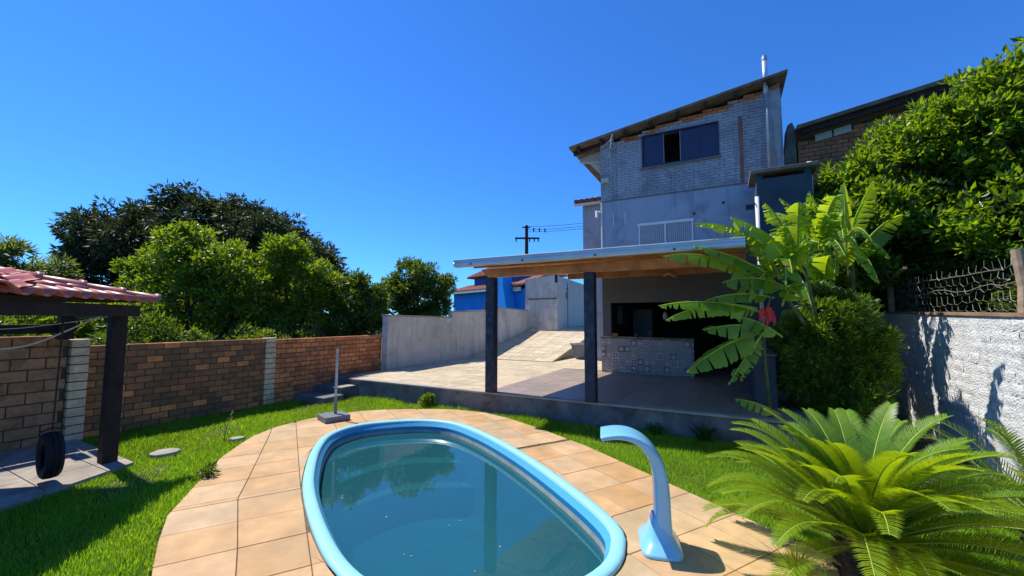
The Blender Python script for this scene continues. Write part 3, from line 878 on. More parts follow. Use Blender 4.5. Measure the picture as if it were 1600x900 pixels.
# side wall with window
sw = MB()
sw.box(HX0, HX0 + 0.16, HY + 0.181, 11.35, 0.36, 3.25)
sw.box(HX0, HX0 + 0.16, 12.22, 16.0, 0.36, 3.25)
sw.box(HX0, HX0 + 0.16, 11.35, 12.22, 0.36, 1.56)
sw.box(HX0, HX0 + 0.16, 11.35, 12.22, 2.10, 3.25)
sw.box(HX1 - .16, HX1, HY + 0.181, 16.0, 0.36, 3.25)
sw.box(HX0 + .161, HX1 - .161, 15.8, 16.0, 0.36, 3.25)
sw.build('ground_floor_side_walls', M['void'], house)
MB().box(HX0 + .162, HX1 - .162, HY + .01, 15.79, 0.353, 0.384).build('room_floor', M['patio_tile'], house)
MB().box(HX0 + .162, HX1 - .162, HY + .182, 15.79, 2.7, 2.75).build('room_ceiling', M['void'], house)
wf = MB()
for y in (11.36, 11.56, 11.78, 12.0, 12.205): wf.box(HX0 + .05, HX0 + .09, y - .012, y + .012, 1.575, 2.085)
for z in (1.57, 1.70, 1.83, 1.96, 2.09): wf.box(HX0 + .045, HX0 + .095, 11.352, 12.218, z - .009, z + .009)
wfo = wf.build('window', M['grey_pole'], house)
MB().box(HX0 + .066, HX0 + .07, 11.36, 12.21, 1.57, 2.09).build('pane', M['glaze'], wfo)
# middle storey
MB().box(HX0 + 0.002, HX1, HY - 0.004, HY + .2, 3.251, 4.755).build('first_floor_wall', M['house_blue'], house)
MB().box(HX0 + 0.01, HX0 + .2, HY + .201, 16, 3.251, 4.755).box(HX1 - .2, HX1 - .01, HY + .201, 16, 3.251, 4.755).box(HX0 + .21, HX1 - .21, 15.8, 15.99, 3.251, 4.755).build('first_floor_side_walls', M['house_blue'], house)
MB().box(HX0 - 0.01, HX1 + .01, HY - 0.02, HY + .1, 4.757, 4.785).build('floor_band', M['slab'], house)
# top storey of painted bricks
def roof_z(x): return 6.36 + (x - HX0) * 0.148
WX0, WX1, WZ0, WZ1 = -1.76, -0.02, 5.50, 6.33
bk = MB()
bk.extrude([(HX0, 4.786), (WX0, 4.786), (WX0, roof_z(WX0) - .25), (HX0, roof_z(HX0) - .02)], 'y', HY + .012, HY + .2)
bk.extrude([(WX1, 4.786), (HX1, 4.786), (HX1, roof_z(HX1) - .02), (WX1, roof_z(WX1) - .25)], 'y', HY + .012, HY + .2)
bk.box(WX0 + .001, WX1 - .001, HY + .012, HY + .2, 4.786, WZ0)
bk.extrude([(WX0 + .001, WZ1), (WX1 - .001, WZ1), (WX1 - .001, roof_z(WX1) - .24), (WX0 + .001, roof_z(WX0) - .24)], 'y', HY + .012, HY + .2)
bk.build('top_floor_core', M['house_mortar'], house)
MB().box(HX0 + .01, HX0 + .2, HY + .201, 16, 4.786, 6.30).box(HX1 - .2, HX1 - .01, HY + .201, 16, 4.786, 6.85).box(HX0 + .21, HX1 - .21, 15.8, 15.99, 4.786, 6.4).build('top_floor_side_walls', M['house_brick'], house)
pb = MB(); row = 0; z = 4.79; nlim = 0
red = MB()
CH, BL = 0.070, 0.215
while z < 7.0:
    x = HX0 + (BL / 2 if row % 2 else 0) - BL / 2
    while x < HX1:
        a, b = max(x + .006, HX0), min(x + BL - .006, HX1)
        x += BL
        if b - a < .04: continue
        zt = roof_z((a + b) / 2) - 0.04
        if z + CH > zt: continue
        if b > WX0 and a < WX1 and z + CH > WZ0 and z < WZ1:
            if a < WX0 - .05: b = WX0
            elif b > WX1 + .05: a = WX1
            else: continue
        yy = HY + random.uniform(-.005, .003)
        h_ = CH - random.uniform(.006, .013)
        if zt - z < 0.21 and random.random() < 0.7 and (a + b) / 2 > -2.2:
            m1 = MB(); m1.box(a, b, yy + .006, HY + .04, z, z + h_); m1.build('brick', M['freshbrick'], house)
        else:
            pb.box(a, b, yy, HY + .04, z, z + h_)
    z += CH; row += 1
pb.build('painted_brickwork', M['house_brick'], house, kind='stuff')
# sliver of rendered pier at the right end, rust streak
MB().box(0.96, HX1 + .015, HY - .022, HY + .02, 4.787, 6.78).build('corner_pier', M['house_brick'], house)
MB().box(0.38, 0.46, HY - .010, HY + .03, 4.79, 6.35).build('rusted_strip', plain('rust_streak', (0.26, 0.13, 0.09), 0.9, 0.2, var=0.3), house)
# roof
rf = MB(); xa, xb = -3.60, 1.33
rf.extrude([(xa, roof_z(xa) + .01), (xb, roof_z(xb) + .01), (xb, roof_z(xb) + .075), (xa, roof_z(xa) + .075)], 'y', HY - 0.30, 16.2)
rf.build('roof', M['roof_edge'], house, bevel=0.01)
MB().extrude([(xa + .05, roof_z(xa) - .10), (HX0 - .01, roof_z(HX0) - .07), (HX0 - .01, roof_z(HX0) + .008), (xa + .05, roof_z(xa) + .008)], 'y', HY - .05, HY + .02).build('barge_board', M['darkwood'], house)
MB().extrude([(xa + .12, roof_z(xa) - .11), (HX0 - .012, roof_z(HX0) - .09), (HX0 - .012, 5.55), (-3.25, 6.02)], 'y', HY + .25, HY + .30).build('eave_end_panel', M['cream'], house)
MB().bar((-3.45, HY + .2, 6.02), (HX0 - .02, HY + .2, 5.92), .05, .05).build('eave_brace', M['cream'], house)
for x in np.arange(-3.4, 1.3, 0.62):
    MB().box(x, x + .06, HY - .26, HY - .03, roof_z(x) - .075, roof_z(x) + .006).build('rafter_tail', M['darkwood'], house)
# top window
win = MB()
for (a, b, c, d) in ((WX0, WX1, WZ0, WZ0 + .03), (WX0, WX1, WZ1 - .03, WZ1), (WX0, WX0 + .03, WZ0 + .031, WZ1 - .031), (WX1 - .03, WX1, WZ0 + .031, WZ1 - .031)):
    win.box(a, b, HY - .03, HY + .06, c, d)
win = win.build('window', M['navy'], house)
tag(win, 'dark navy sliding window with one leaf open')
for a, b, y in ((WX0 + .032, -1.24, .012), (-0.86, -0.42, .022), (-0.43, WX1 - .032, .008)):
    MB().box(a, b, HY + y, HY + y + .012, WZ0 + .032, WZ1 - .032).build('shutter_leaf', M['navy'], win, bevel=0.003)
for x in (WX0 + .04, -1.25, -.87, -.43, WX1 - .05):
    MB().box(x, x + .018, HY - .004, HY + .0075, WZ0 + .035, WZ1 - .035).build('stile', M['house_mortar'] if x in (-1.25, -.87) else M['navy'], win)
MB().box(WX0 - .04, WX1 + .04, HY - .05, HY + .0, WZ0 - .045, WZ0 - .002).build('sill', M['slab'], win, bevel=.005)
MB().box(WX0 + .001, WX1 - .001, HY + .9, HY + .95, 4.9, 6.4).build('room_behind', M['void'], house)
# lower window with slatted blind
lw = MB()
LX0, LX1, LZ0, LZ1 = -1.88, -0.63, 3.40, 4.09
for (a, b, c, d) in ((LX0 - .02, LX1 + .02, LZ1 - .07, LZ1), (LX0, LX0 + .035, LZ0, LZ1 - .071), (LX1 - .035, LX1, LZ0, LZ1 - .071), (LX0, LX1, LZ0 - .04, LZ0 - .001), (-1.275, -1.235, LZ0, LZ1 - .071)):
    lw.box(a, b, HY - .045, HY - .003, c, d)
lw = lw.build('window', M['white'], house)
nsl = 26
slm = MB().box(-.017, .017, -.008, .008, 0, LZ1 - LZ0 - .08).mesh('slat', plain('blind_slat', (0.44, 0.46, 0.50), 0.6, 0.3, var=.08))
for k in range(nsl):
    x = LX0 + .06 + k * (LX1 - LX0 - .12) / (nsl - 1)
    if abs(x + 1.255) < .03: continue
    o = link('slat', slm, lw, keep=False); o.location = (x, HY - .018, LZ0); o.rotation_euler = (0, 0, 0.5)
# drain pipe, lights, little things on the facade (parts: they are fixed to the house)
MB().tube([(-2.80, HY - .05, 3.3), (-2.80, HY - .05, 4.74)], .022, 8).build('drain_pipe', M['white'], house)
MB().tube([(-2.98, HY - .03, 4.52), (-2.84, HY - .06, 4.50)], .02, 8).tube([(-2.93, HY - .05, 4.54), (-2.92, HY - .09, 4.36)], [.03, .045], 10).build('wall_lamp', M['white'], house)
MB().box(-2.80, -2.60, HY - .09, HY - .01, 5.26, 5.38).build('junction_box', M['cream'], house, bevel=.01)
MB().bar((-2.80, HY - .05, 6.22), (-2.42, HY - .35, 6.26), .03, .03).bar((-2.44, HY - .34, 6.34), (-2.58, HY - .10, 5.92), .025, .025).bar((-2.5, HY - .3, 6.0), (-2.42, HY - .33, 6.4), .02, .02).bar((-2.62, HY - .05, 6.1), (-2.40, HY - .33, 6.24), .02, .02).build('antenna_bracket', M['metal_pole'], house)
for x, z in ((0.52, 4.58), (-0.1, 4.4)): MB().tube([(x - .5, HY - .012, z - .2), (x - .5, HY + .02, z - .2)], .03, 10).build('wall_vent', M['black'], house)
for x in (-2.52, -2.22): MB().box(x, x + .018, HY - .012, HY - .002, 4.1, 4.42).build('old_hook_mark', M['white'], house)
# chimney pipe
MB().tube([(0.93, HY - .12, 5.0), (0.93, HY - .12, 6.68)], .035, 12).build('flue_pipe', M['metal_pole'], house, smooth=True)
MB().tube([(0.93, HY - .12, 6.68), (0.93, HY - .12, 7.46)], .05, 12).build('flue_top', plain('flue_blue', (0.40, 0.52, 0.72), .35, .5, metal=.3), house, smooth=True)
MB().tube([(0.93, HY - .12, 7.46), (0.93, HY - .12, 7.56)], [.06, .045], 12).build('flue_cowl', M['metal_pole'], house)
# setback wing of the house
wing = empty('side_wing', (-3.5, 13.3, 0.38), 'narrow grey side wing with tiled eave set back behind the house corner', 'house wing')
MB().box(-4.16, -2.835, 13.0, 15.7, 0.36, 5.5).build('wall', M['house_blue'], wing)
mb = MB(); mb.extrude([(12.85, 5.50), (16, 6.3), (16, 6.40), (12.85, 5.60)], 'x', -4.36, -2.84); mb.build('roof', M['far_tile'], wing)
for x in np.arange(-4.33, -2.9, .19):
    MB().tube([(x, 12.80, 5.61), (x, 13.3, 5.74)], [.075, .07], 8).build('roof_tile', M['far_tile'], wing)
MB().box(-4.40, -2.85, 12.78, 12.86, 5.46, 5.53).build('eave_board', M['white'], wing)

# ------------------------------------------------------------------ bar counter and things in it
ct = empty('bar_counter', (-1.74, 10.3, 0.386), 'bar counter faced with grey patchwork patterned tiles under the canopy', 'bar counter')
MB().box(-2.815, -0.69, 10.21, 10.39, 0.387, 1.225).build('counter_core', M['house_grey'], ct)
tcache = MB().box(-.1495, .1495, -.006, .006, -.1495, .1495).mesh('tile', M['pattern'])
for i in range(7):
    for j in range(3):
        w_ = 2.125 / 7; h_ = 0.83 / 3
        x = -2.815 + (i + .5) * w_; z = 0.392 + (j + .5) * h_
        b = MB().box(x - w_ / 2 + .0012, x + w_ / 2 - .0012, 10.198, 10.2095, z - h_ / 2 + .0012, z + h_ / 2 - .0012)
        b.build('tile', M['pattern'], ct)
MB().box(-2.83, -0.675, 10.17, 10.62, 1.227, 1.262).build('counter_top', M['slab'], ct, bevel=.005)
bxw = MB().box(-2.56, -2.43, 10.25, 10.33, 1.264, 1.35).build('wooden_box', M['wood'], bevel=.006)
tag(bxw, 'little orange wooden box at the left end of the bar counter', 'box')
gl = empty('drinking_glass', (-1.98, 10.3, 1.264), 'small clear glass standing on the bar counter', 'glass')
MB().tube([(-1.98, 10.3, 1.264), (-1.98, 10.3, 1.34)], [.026, .032], 14, caps=False).build('glass_wall', M['glaze'], gl, smooth=True)
MB().tube([(-1.98, 10.3, 1.2645), (-1.98, 10.3, 1.270)], .0255, 14).build('glass_bottom', M['glaze'], gl)
fr = empty('refrigerator', (-2.3, 13.2, .384), 'tall grey refrigerator standing in the dark room behind the bar', 'refrigerator')
MB().box(-2.60, -2.02, 13.06, 13.6, .386, 2.02).build('cabinet', M['fridge'], fr, bevel=.01)
MB().box(-2.59, -2.03, 13.035, 13.058, .40, 1.40).build('door', M['fridge'], fr, bevel=.006)
MB().box(-2.59, -2.03, 13.035, 13.058, 1.42, 2.01).build('door', M['fridge'], fr, bevel=.006)
MB().bar((-2.09, 13.01, 1.0), (-2.09, 13.01, 1.36), .02, .02).build('handle', M['metal_pole'], fr)
pl = empty('pendant_lamp', (-1.44, 11.4, 2.7), 'small pale pendant lamp hanging in the dark bar opening', 'lamp')
MB().tube([(-1.44, 11.4, 2.7), (-1.44, 11.4, 1.90)], .004, 6).build('cord', M['black'], pl)
MB().tube([(-1.44, 11.4, 1.90), (-1.44, 11.4, 1.86), (-1.44, 11.4, 1.78), (-1.44, 11.4, 1.70)], [.02, .055, .065, .05], 14).build('lamp_shade', M['white'], pl, smooth=True)

# ------------------------------------------------------------------ canopy
cn = empty('patio_canopy', (-1.9, 8.2, .386), 'patio canopy with corrugated zinc roof, orange timber beams and dark posts', 'canopy')
def cz(y): return 2.735 + (y - 6.0) * 0.135
sheet_v = []; sheet_f = []
nxs = 240; ys_ = [5.98, 8.2, 10.38]
for sgn in (0, 1):
    for y in ys_:
        for i in range(nxs + 1):
            x = -4.34 + i * 4.62 / nxs
            sheet_v.append((x, y, cz(y) + .014 * sin(2 * pi * x / .10) - (.003 if sgn else 0)))
n1 = nxs + 1
for j in range(2):
    for i in range(nxs): sheet_f.append((j * n1 + i, j * n1 + i + 1, (j + 1) * n1 + i + 1, (j + 1) * n1 + i))
for j in range(2):
    for i in range(nxs): sheet_f.append((3 * n1 + j * n1 + i, 3 * n1 + (j + 1) * n1 + i, 3 * n1 + (j + 1) * n1 + i + 1, 3 * n1 + j * n1 + i + 1))
m_ = MB(); m_.v = sheet_v; m_.f = sheet_f; m_.m = [0] * len(sheet_f)
link('roof_sheet', m_.mesh('roof_sheet', M['zinc'], True, fix=False), cn)
gm = MB(); gm.extrude([(5.88, 2.74), (5.88, 2.645), (5.90, 2.62), (6.0, 2.62), (6.02, 2.64), (6.02, 2.70), (6.01, 2.70), (6.01, 2.65), (5.995, 2.63), (5.905, 2.63), (5.892, 2.65), (5.892, 2.74)], 'x', -4.27, 0.24)
gm.build('gutter', M['gutter'], cn)
gm = MB().tube([(-4.27, 5.877, 2.737), (0.24, 5.877, 2.737)], .012, 8).tube([(-4.27, 5.878, 2.690), (0.24, 5.878, 2.690)], .006, 6)
gm.build('gutter_lip', M['gutter'], cn)
for x in (-3.9, -2.9, -1.7, -.6): MB().box(x - .012, x + .012, 5.86, 5.884, 2.64, 2.665).build('gutter_bracket', M['black'], cn)
# beams
MB().extrude([(-4.02, 2.62), (-3.86, 2.465), (.26, 2.465), (.26, 2.62)], 'y', 6.40, 6.50).build('front_beam', M['wood'], cn, bevel=.004)
MB().box(-3.0, .26, 8.28, 8.38, 2.56, 2.70).build('middle_beam', M['wood'], cn, bevel=.004)
MB().box(-2.82, .26, 10.26, 10.36, 2.86, 3.05).build('wall_beam', M['wood'], cn)
MB().tube([(-1.05, 8.27, 2.55), (-.95, 8.20, 2.58), (-.84, 8.27, 2.53)], .04, 8).build('bracket_log', M['wood'], cn)
for x in (-3.30, -2.1, -.9, .18):
    mb = MB(); mb.extrude([(6.15, cz(6.15) - .10), (10.3, cz(10.3) - .10), (10.3, cz(10.3) - .024), (6.15, cz(6.15) - .024)], 'x', x - .035, x + .035)
    mb.build('rafter', M['darkwood'], cn)
for y in (6.3, 7.3, 8.7, 9.7):
    MB().box(-4.1, .26, y - .03, y + .03, cz(y) - .14, cz(y) - .104).build('purlin', M['wood'], cn)
for x in (-3.83, -1.965):
    MB().box(x - .085, x + .085, 6.40, 6.56, .386, 2.462).build('post', M['post'], cn, bevel=.006)

# ------------------------------------------------------------------ barbecue chimney
bb = empty('barbecue_chimney', (1.05, 9.6, 0), 'dark blue rendered barbecue stack with thin concrete slab on top beside the house', 'barbecue chimney')
MB().box(.60, 1.50, 9.2, 10.0, -.03, 4.46).build('stack', M['dark_blue'], bb, bevel=.01)
for x, y in ((.66, 9.25), (1.44, 9.25), (.66, 9.95), (1.44, 9.95)): MB().box(x - .05, x + .05, y - .04, y + .04, 4.46, 4.56).build('slab_leg', M['dark_blue'], bb)
MB().box(.50, 1.60, 9.1, 10.1, 4.56, 4.63).build('slab', M['slab'], bb, bevel=.008)
MB().tube([(.60, 9.16, .4), (.60, 9.16, 4.1)], .035, 10).build('downpipe', M['white'], bb, smooth=True)
MB().tube([(1.56, 9.8, 3.8), (1.56, 9.8, 4.85)], .05, 10).build('vent_pipe', M['white'], bb, smooth=True)
fl = MB(); fl.box(.40, .54, 9.03, 9.10, 3.84, 3.93).bar((.54, 9.12, 3.96), (.60, 9.17, 3.98), .02, .02)
fl.build('floodlight', M['black'], bb)
lw_ = empty('low_side_wall', (.6, 7.7, 0), 'low dark teal wall at the right end of the patio, half hidden by the shrub', 'wall')
MB().box(.34, .62, 7.2, 9.15, -.03, 1.15).build('wall_body', M['dark_blue'], lw_, bevel=.01)
MB().box(.32, .64, 7.18, 9.16, 1.152, 1.19).build('coping', M['slab'], lw_, bevel=.006)

# ------------------------------------------------------------------ neighbouring brick house (right)
nh = empty('neighbour_house', (4, 12.2, 0), 'unpainted red brick house with dark sloping roof edge behind the citrus tree', 'house')
def nz(x): return 6.30 + (x - 1.76) * 0.168
b_ = MB(); b_.extrude([(1.70, 0), (9, 0), (9, nz(9) - .15), (1.70, nz(1.7) - .15)], 'y', 12.03, 12.2); b_.build('wall_core', M['mortar'], nh)
row = 0; z = 4.2
st_ = MB()
while z < 7.2:
    x = 1.70 - (.11 if row % 2 else 0)
    while x < 6.2:
        a, b = max(x + .006, 1.70), x + .214; x += .22
        if z + .09 > nz(a) - .16: continue
        if b - a < .04: continue
        if a < 3.4: MB().box(a, b, 11.99 + random.uniform(-.005, .005), 12.04, z, z + .088).build('brick', M['freshbrick'], nh)
        else: st_.box(a, b, 11.99 + random.uniform(-.005, .005), 12.04, z, z + .088)
    z += .10; row += 1
st_.build('brickwork', M['freshbrick'], nh, kind='stuff')
MB().extrude([(1.65, nz(1.65)), (9, nz(9)), (9, nz(9) + .10), (1.65, nz(1.65) + .10)], 'y', 11.6, 17).build('roof', M['roof_edge'], nh, bevel=.01)
MB().extrude([(1.75, nz(1.75) - .13), (9, nz(9) - .13), (9, nz(9) - .005), (1.75, nz(1.75) - .005)], 'y', 11.7, 11.78).build('barge_board', M['darkwood'], nh)
for x in (2.05, 2.42): MB().extrude([(x, nz(x) - .33), (x + .33, nz(x + .33) - .33), (x + .33, nz(x + .33) - .16), (x, nz(x) - .16)], 'y', 11.95, 11.985).build('pale_patch', M['cream'], nh)
ep = MB(); ep.extrude([(1.38, 4.0), (1.66, 4.0), (1.66, 6.42), (1.60, 6.60), (1.50, 6.55), (1.46, 6.1), (1.36, 5.6)], 'y', 11.9, 12.5)
ep.build('end_pillar', M['slab'], nh, bevel=.02)

# ------------------------------------------------------------------ white wall on the right with wire fence
ww = empty('whitewashed_wall', (2.7, 6, 0), 'rough whitewashed brick wall in full sun behind the cycad', 'garden wall')
def wt(y): return 1.76 + (y - 5.9) * 0.022
cb = MB(); cb.extrude([(-3, -.05), (12, -.05), (12, wt(12) - .03), (-3, wt(-3) - .03)], 'x', 2.606, 2.78); cb.build('core', M['gravel_white'], ww)
wb = []; wfc = []
c_ = 0; z = 0.0
lumps = MB()
while z < 1.70:
    y = 2.0 + (.13 if c_ % 2 else 0)
    while y < 10.5:
        a, b = y + random.uniform(.0, .01), y + .26 - random.uniform(.004, .018); y += .26
        if z + .13 > wt(y) - .03: continue
        x = 2.60 + random.uniform(-.008, .006)
        z0_, z1_ = z + random.uniform(0, .008), z + .128 - random.uniform(0, .008)
        n0 = len(lumps.v)
        q = 5
        vs = []; fs = []
        for i in range(q + 1):
            for j in range(4):
                ed = (i in (0, q)) or (j in (0, 3))
                vs.append((x + (0.010 if ed else 0) + noise.noise(Vector((y * 9 + i, z * 9 + j, c_))) * .014, a + (b - a) * i / q + random.uniform(-.004, .004), z0_ + (z1_ - z0_) * j / 3 + random.uniform(-.004, .004)))
        for i in range(q):
            for j in range(3): fs.append((i * 4 + j, (i + 1) * 4 + j, (i + 1) * 4 + j + 1, i * 4 + j + 1))
        lumps.add(vs, fs)
    z += .132; c_ += 1
lumps.build('lumpy_brickwork', M['gravel_white'], ww, smooth=True, kind='stuff')
mb = MB(); mb.extrude([(-3, wt(-3) - .029), (12, wt(12) - .029), (12, wt(12) + .006), (-3, wt(-3) + .006)], 'x', 2.585, 2.80); mb.build('coping', M['rusty_cap'], ww)

fe = empty('wire_fence', (2.69, 7.5, 1.8), 'sagging rusty hexagonal wire netting with weathered post on top of the white wall', 'fence')
pst = MB(); pst.tube([(2.66, 6.02, 1.77), (2.67, 6.03, 2.05), (2.65, 6.04, 2.42)], [.058, .05, .055], 10)
pst.build('post', M['weathered_post'], fe, smooth=False)
MB().tube([(2.69, 9.9, 1.84), (2.69, 9.9, 2.5)], .05, 10).build('post', M['weathered_post'], fe)
net = MB()
hs_ = .082
def npnt(y, z):
    sag = .05 * sin(y * 2.1) + .03 * noise.noise(Vector((y * 3, z * 5, 0)))
    return (2.69 + sag, y + .05 * noise.noise(Vector((y * 7, z * 7, 3))), z + .06 * noise.noise(Vector((y * 5, z * 6, 7))) - .03 * sin((y - 5.9) / 4 * pi) * (z - 1.8) / .6)
rows = 5; dz_ = hs_ * 1.5; dy_ = hs_ * sqrt(3)
for r in range(rows):
    zb = 1.80 + r * dz_
    nn = int((9.9 - 4.4) / dy_)
    for k in range(nn):
        y = 4.4 + k * dy_ + (dy_ / 2 if r % 2 else 0)
        p0_ = npnt(y - dy_ / 2, zb + hs_ * .25); p1_ = npnt(y, zb); p2_ = npnt(y + dy_ / 2, zb + hs_ * .25); p3_ = npnt(y - dy_ / 2, zb + hs_ * 1.0)
        net.tube([p0_, p1_], .0025, 3, caps=False); net.tube([p1_, p2_], .0025, 3, caps=False)
        p4_ = npnt(y + dy_ / 2, zb + hs_ * .25 + hs_ * .75 + .016)
        net.tube([p2_, p4_], .0025, 3, caps=False)
net.build('wire_netting', M['wire'], fe, kind='stuff')
for zz in (2.10, 2.30):
    MB().tube([npnt(y, zz) for y in np.linspace(4.4, 9.9, 24)], .004, 5).build('straining_wire', M['wire'], fe)
br = MB().tube([(2.52, 9.5, 2.36), (2.50, 9.1, 2.43), (2.52, 8.55, 2.52)], [.03, .04, .025], 8).build('cut_branch', M['weathered_post'])
tag(br, 'short bare tan stick lying across the wire fence', 'branch')

# ------------------------------------------------------------------ laundry tub
tb = empty('laundry_tub', (-4.2, 13.3, .38), 'grey plastic tub beside the ramp, half behind the canopy post', 'tub')
def frus(x0, x1, y0, y1, z0, z1, t):
    vs = [(x0 + t, y0 + t, z0), (x1 - t, y0 + t, z0), (x1 - t, y1 - t, z0), (x0 + t, y1 - t, z0), (x0, y0, z1), (x1, y0, z1), (x1, y1, z1), (x0, y1, z1)]
    i_ = .03
    vs += [(x0 + i_, y0 + i_, z1), (x1 - i_, y0 + i_, z1), (x1 - i_, y1 - i_, z1), (x0 + i_, y1 - i_, z1), (x0 + t + i_, y0 + t + i_, z0 + .05), (x1 - t - i_, y0 + t + i_, z0 + .05), (x1 - t - i_, y1 - t - i_, z0 + .05), (x0 + t + i_, y1 - t - i_, z0 + .05)]
    fs = [(0, 3, 2, 1)] + [(k, (k + 1) % 4, (k + 1) % 4 + 4, k + 4) for k in range(4)] + [(k + 4, (k + 1) % 4 + 4, (k + 1) % 4 + 8, k + 8) for k in range(4)] + [(k + 8, (k + 1) % 4 + 8, (k + 1) % 4 + 12, k + 12) for k in range(4)] + [(12, 13, 14, 15)]
    return MB().add(vs, fs)
frus(-4.62, -3.75, 12.95, 13.55, .386, .90, .13).build('basin', M['fridge'], tb, bevel=.01)
MB().box(-4.64, -3.73, 12.93, 12.96, .86, .915).build('basin_lip', M['metal_pole'], tb)

# ------------------------------------------------------------------ blue neighbour house (left, far)
E_ = Vector((-.927, .374, 0)); N_ = Vector((.374, .927, 0)); R_ = Vector((-10.25, 20.9, 0))
bh = empty('blue_house', R_, 'bright blue neighbouring house with old clay tile roofs beyond the grey wall', 'house')
def LP(a, b, z): v = R_ + E_ * a + N_ * b; return (v.x, v.y, z)
def lbox(a0, a1, b0, b1, z0, z1): 
    m = MB(); vs = [LP(a0, b0, z0), LP(a1, b0, z0), LP(a1, b1, z0), LP(a0, b1, z0), LP(a0, b0, z1), LP(a1, b0, z1), LP(a1, b1, z1), LP(a0, b1, z1)]
    return m.add(vs, [(0, 3, 2, 1), (4, 5, 6, 7), (0, 1, 5, 4), (1, 2, 6, 5), (2, 3, 7, 6), (3, 0, 4, 7)])
def lquad(a0, a1, b0, b1, z0, z1, t=.12):
    vs = [LP(a0, b0, z0), LP(a1, b0, z0), LP(a1, b1, z1), LP(a0, b1, z1)]
    vs += [(x, y, z + t) for x, y, z in vs]
    return MB().add(vs, [(0, 3, 2, 1), (4, 5, 6, 7), (0, 1, 5, 4), (1, 2, 6, 5), (2, 3, 7, 6), (3, 0, 4, 7)])
lbox(-.3, 7.4, 0, 4, 0, 3.46).build('wall', M['far_blue'], bh)
lquad(1.0, 7.8, -.35, 1.5, 3.50, 4.05, .06).build('lower_roof', M['far_tile'], bh)
tile_rows = MB()
for k in range(38):
    a = 1.1 + k * .178
    tile_rows.tube([LP(a, -.36, 3.58), LP(a, 1.5, 4.13)], .06, 6)
tile_rows.build('lower_roof_tiles', M['far_tile'], bh, kind='stuff')
lbox(1.0, 7.8, -.42, -.36, 3.42, 3.55).build('gutter', M['metal_pole'], bh)
lbox(1.2, 6.6, 1.2, 4, 3.47, 4.62).build('upper_wall', M['far_blue_dark'], bh)
def hip(a0, a1, b0, b1, z0, z1):
    ca = (b1 - b0) / 2
    vs = [LP(a0, b0, z0), LP(a1, b0, z0), LP(a1, b1, z0), LP(a0, b1, z0), LP(a0 + ca, (b0 + b1) / 2, z1), LP(a1 - ca, (b0 + b1) / 2, z1)]
    return MB().add(vs, [(0, 1, 5, 4), (1, 2, 5), (2, 3, 4, 5), (3, 0, 4), (0, 3, 2, 1)])
hip(0.9, 7.2, .9, 5.2, 4.60, 5.95).build('upper_roof', M['far_tile'], bh)
tr2 = MB()
for k in range(34):
    a = 1.05 + k * .18; t_ = min(1, (a - .9) / 2.15, (7.2 - a) / 2.15)
    tr2.tube([LP(a, .88, 4.64), LP(a, .88 + 2.15 * t_, 4.64 + 1.35 * t_)], .06, 6)
tr2.build('upper_roof_tiles', M['far_tile'], bh, kind='stuff')
lquad(-.35, .75, -.35, 1.5, 3.62, 4.25, .10).build('porch_roof', M['far_tile'], bh)
lbox(.15, .6, -.30, -.05, 3.32, 3.55).build('meter_box', M['cream'], bh)
ch = [(0.95, 2.0, -.5, 1.0), (.9, 2.4, 0.0, 1.0)]
vs = []
for z, a0, a1 in ((0, .55, 2.45), (2.2, .6, 2.3), (3.6, .95, 1.75), (4.45, 1.0, 1.7)):
    vs += [LP(a0, -.75, z), LP(a1, -.75, z), LP(a1, -.05, z), LP(a0, -.05, z)]
fs = [(3, 2, 1, 0), (12, 13, 14, 15)]
for i in range(3): fs += [(i * 4 + k, i * 4 + (k + 1) % 4, (i + 1) * 4 + (k + 1) % 4, (i + 1) * 4 + k) for k in range(4)]
MB().add(vs, fs).build('chimney', M['far_blue'], bh)
wn_ = lbox(2.9, 3.75, -.03, -.004, 1.9, 2.85).build('window', M['white'], bh)
for z in (1.96, 2.14, 2.32, 2.50, 2.68): lbox(2.95, 3.70, -.05, -.031, z, z + .14).build('pane', M['void'], wn_)

# ------------------------------------------------------------------ utility pole
up = empty('utility_pole', (-15.0, 31.2, 0), 'dark wooden utility pole with crossarm and cables beyond the canopy', 'utility pole')
MB().tube([(-15.0, 31.2, 0), (-15.0, 31.2, 9.75)], [.22, .14], 10).build('shaft', M['pole_wood'], up)
ca = Vector((.88, .46, 0)).normalized()
P_ = Vector((-15.0, 31.1, 8.62))
MB().bar(P_ - ca * .95, P_ + ca * 1.15, .12, .14).build('crossarm', M['pole_wood'], up)
MB().bar(P_ + Vector((0, 0, .95)) - ca * .35, P_ + Vector((0, 0, .95)) + ca * .35, .09, .09).build('crossarm', M['pole_wood'], up)
for t in (-.85, .3, .7, 1.05): MB().tube([P_ + ca * t, P_ + ca * t - Vector((0, 0, .3))], [.045, .06], 8).build('insulator', M['black'], up)
for t in (.55, .95, 1.35): MB().tube([P_ + ca * t * 1.2 + Vector((0, 0, .93 - .08 * t)), P_ + ca * t * 1.2 + Vector((0, 0, .62 - .08 * t))], [.07, .05], 8).build('insulator', M['black'], up)
cb_ = MB()
for dz, off in ((1.0, 0), (.75, .2), (.55, .1)):
    a = P_ + Vector((0, 0, dz)); b = Vector((4, 36 + off, 12.2 + dz))
    cb_.tube([a.lerp(b, t) - Vector((0, 0, 1.1 * 4 * t * (1 - t))) for t in np.linspace(0, 1, 20)], .018, 4)
cb_.build('cable', M['pole_wood'], up)

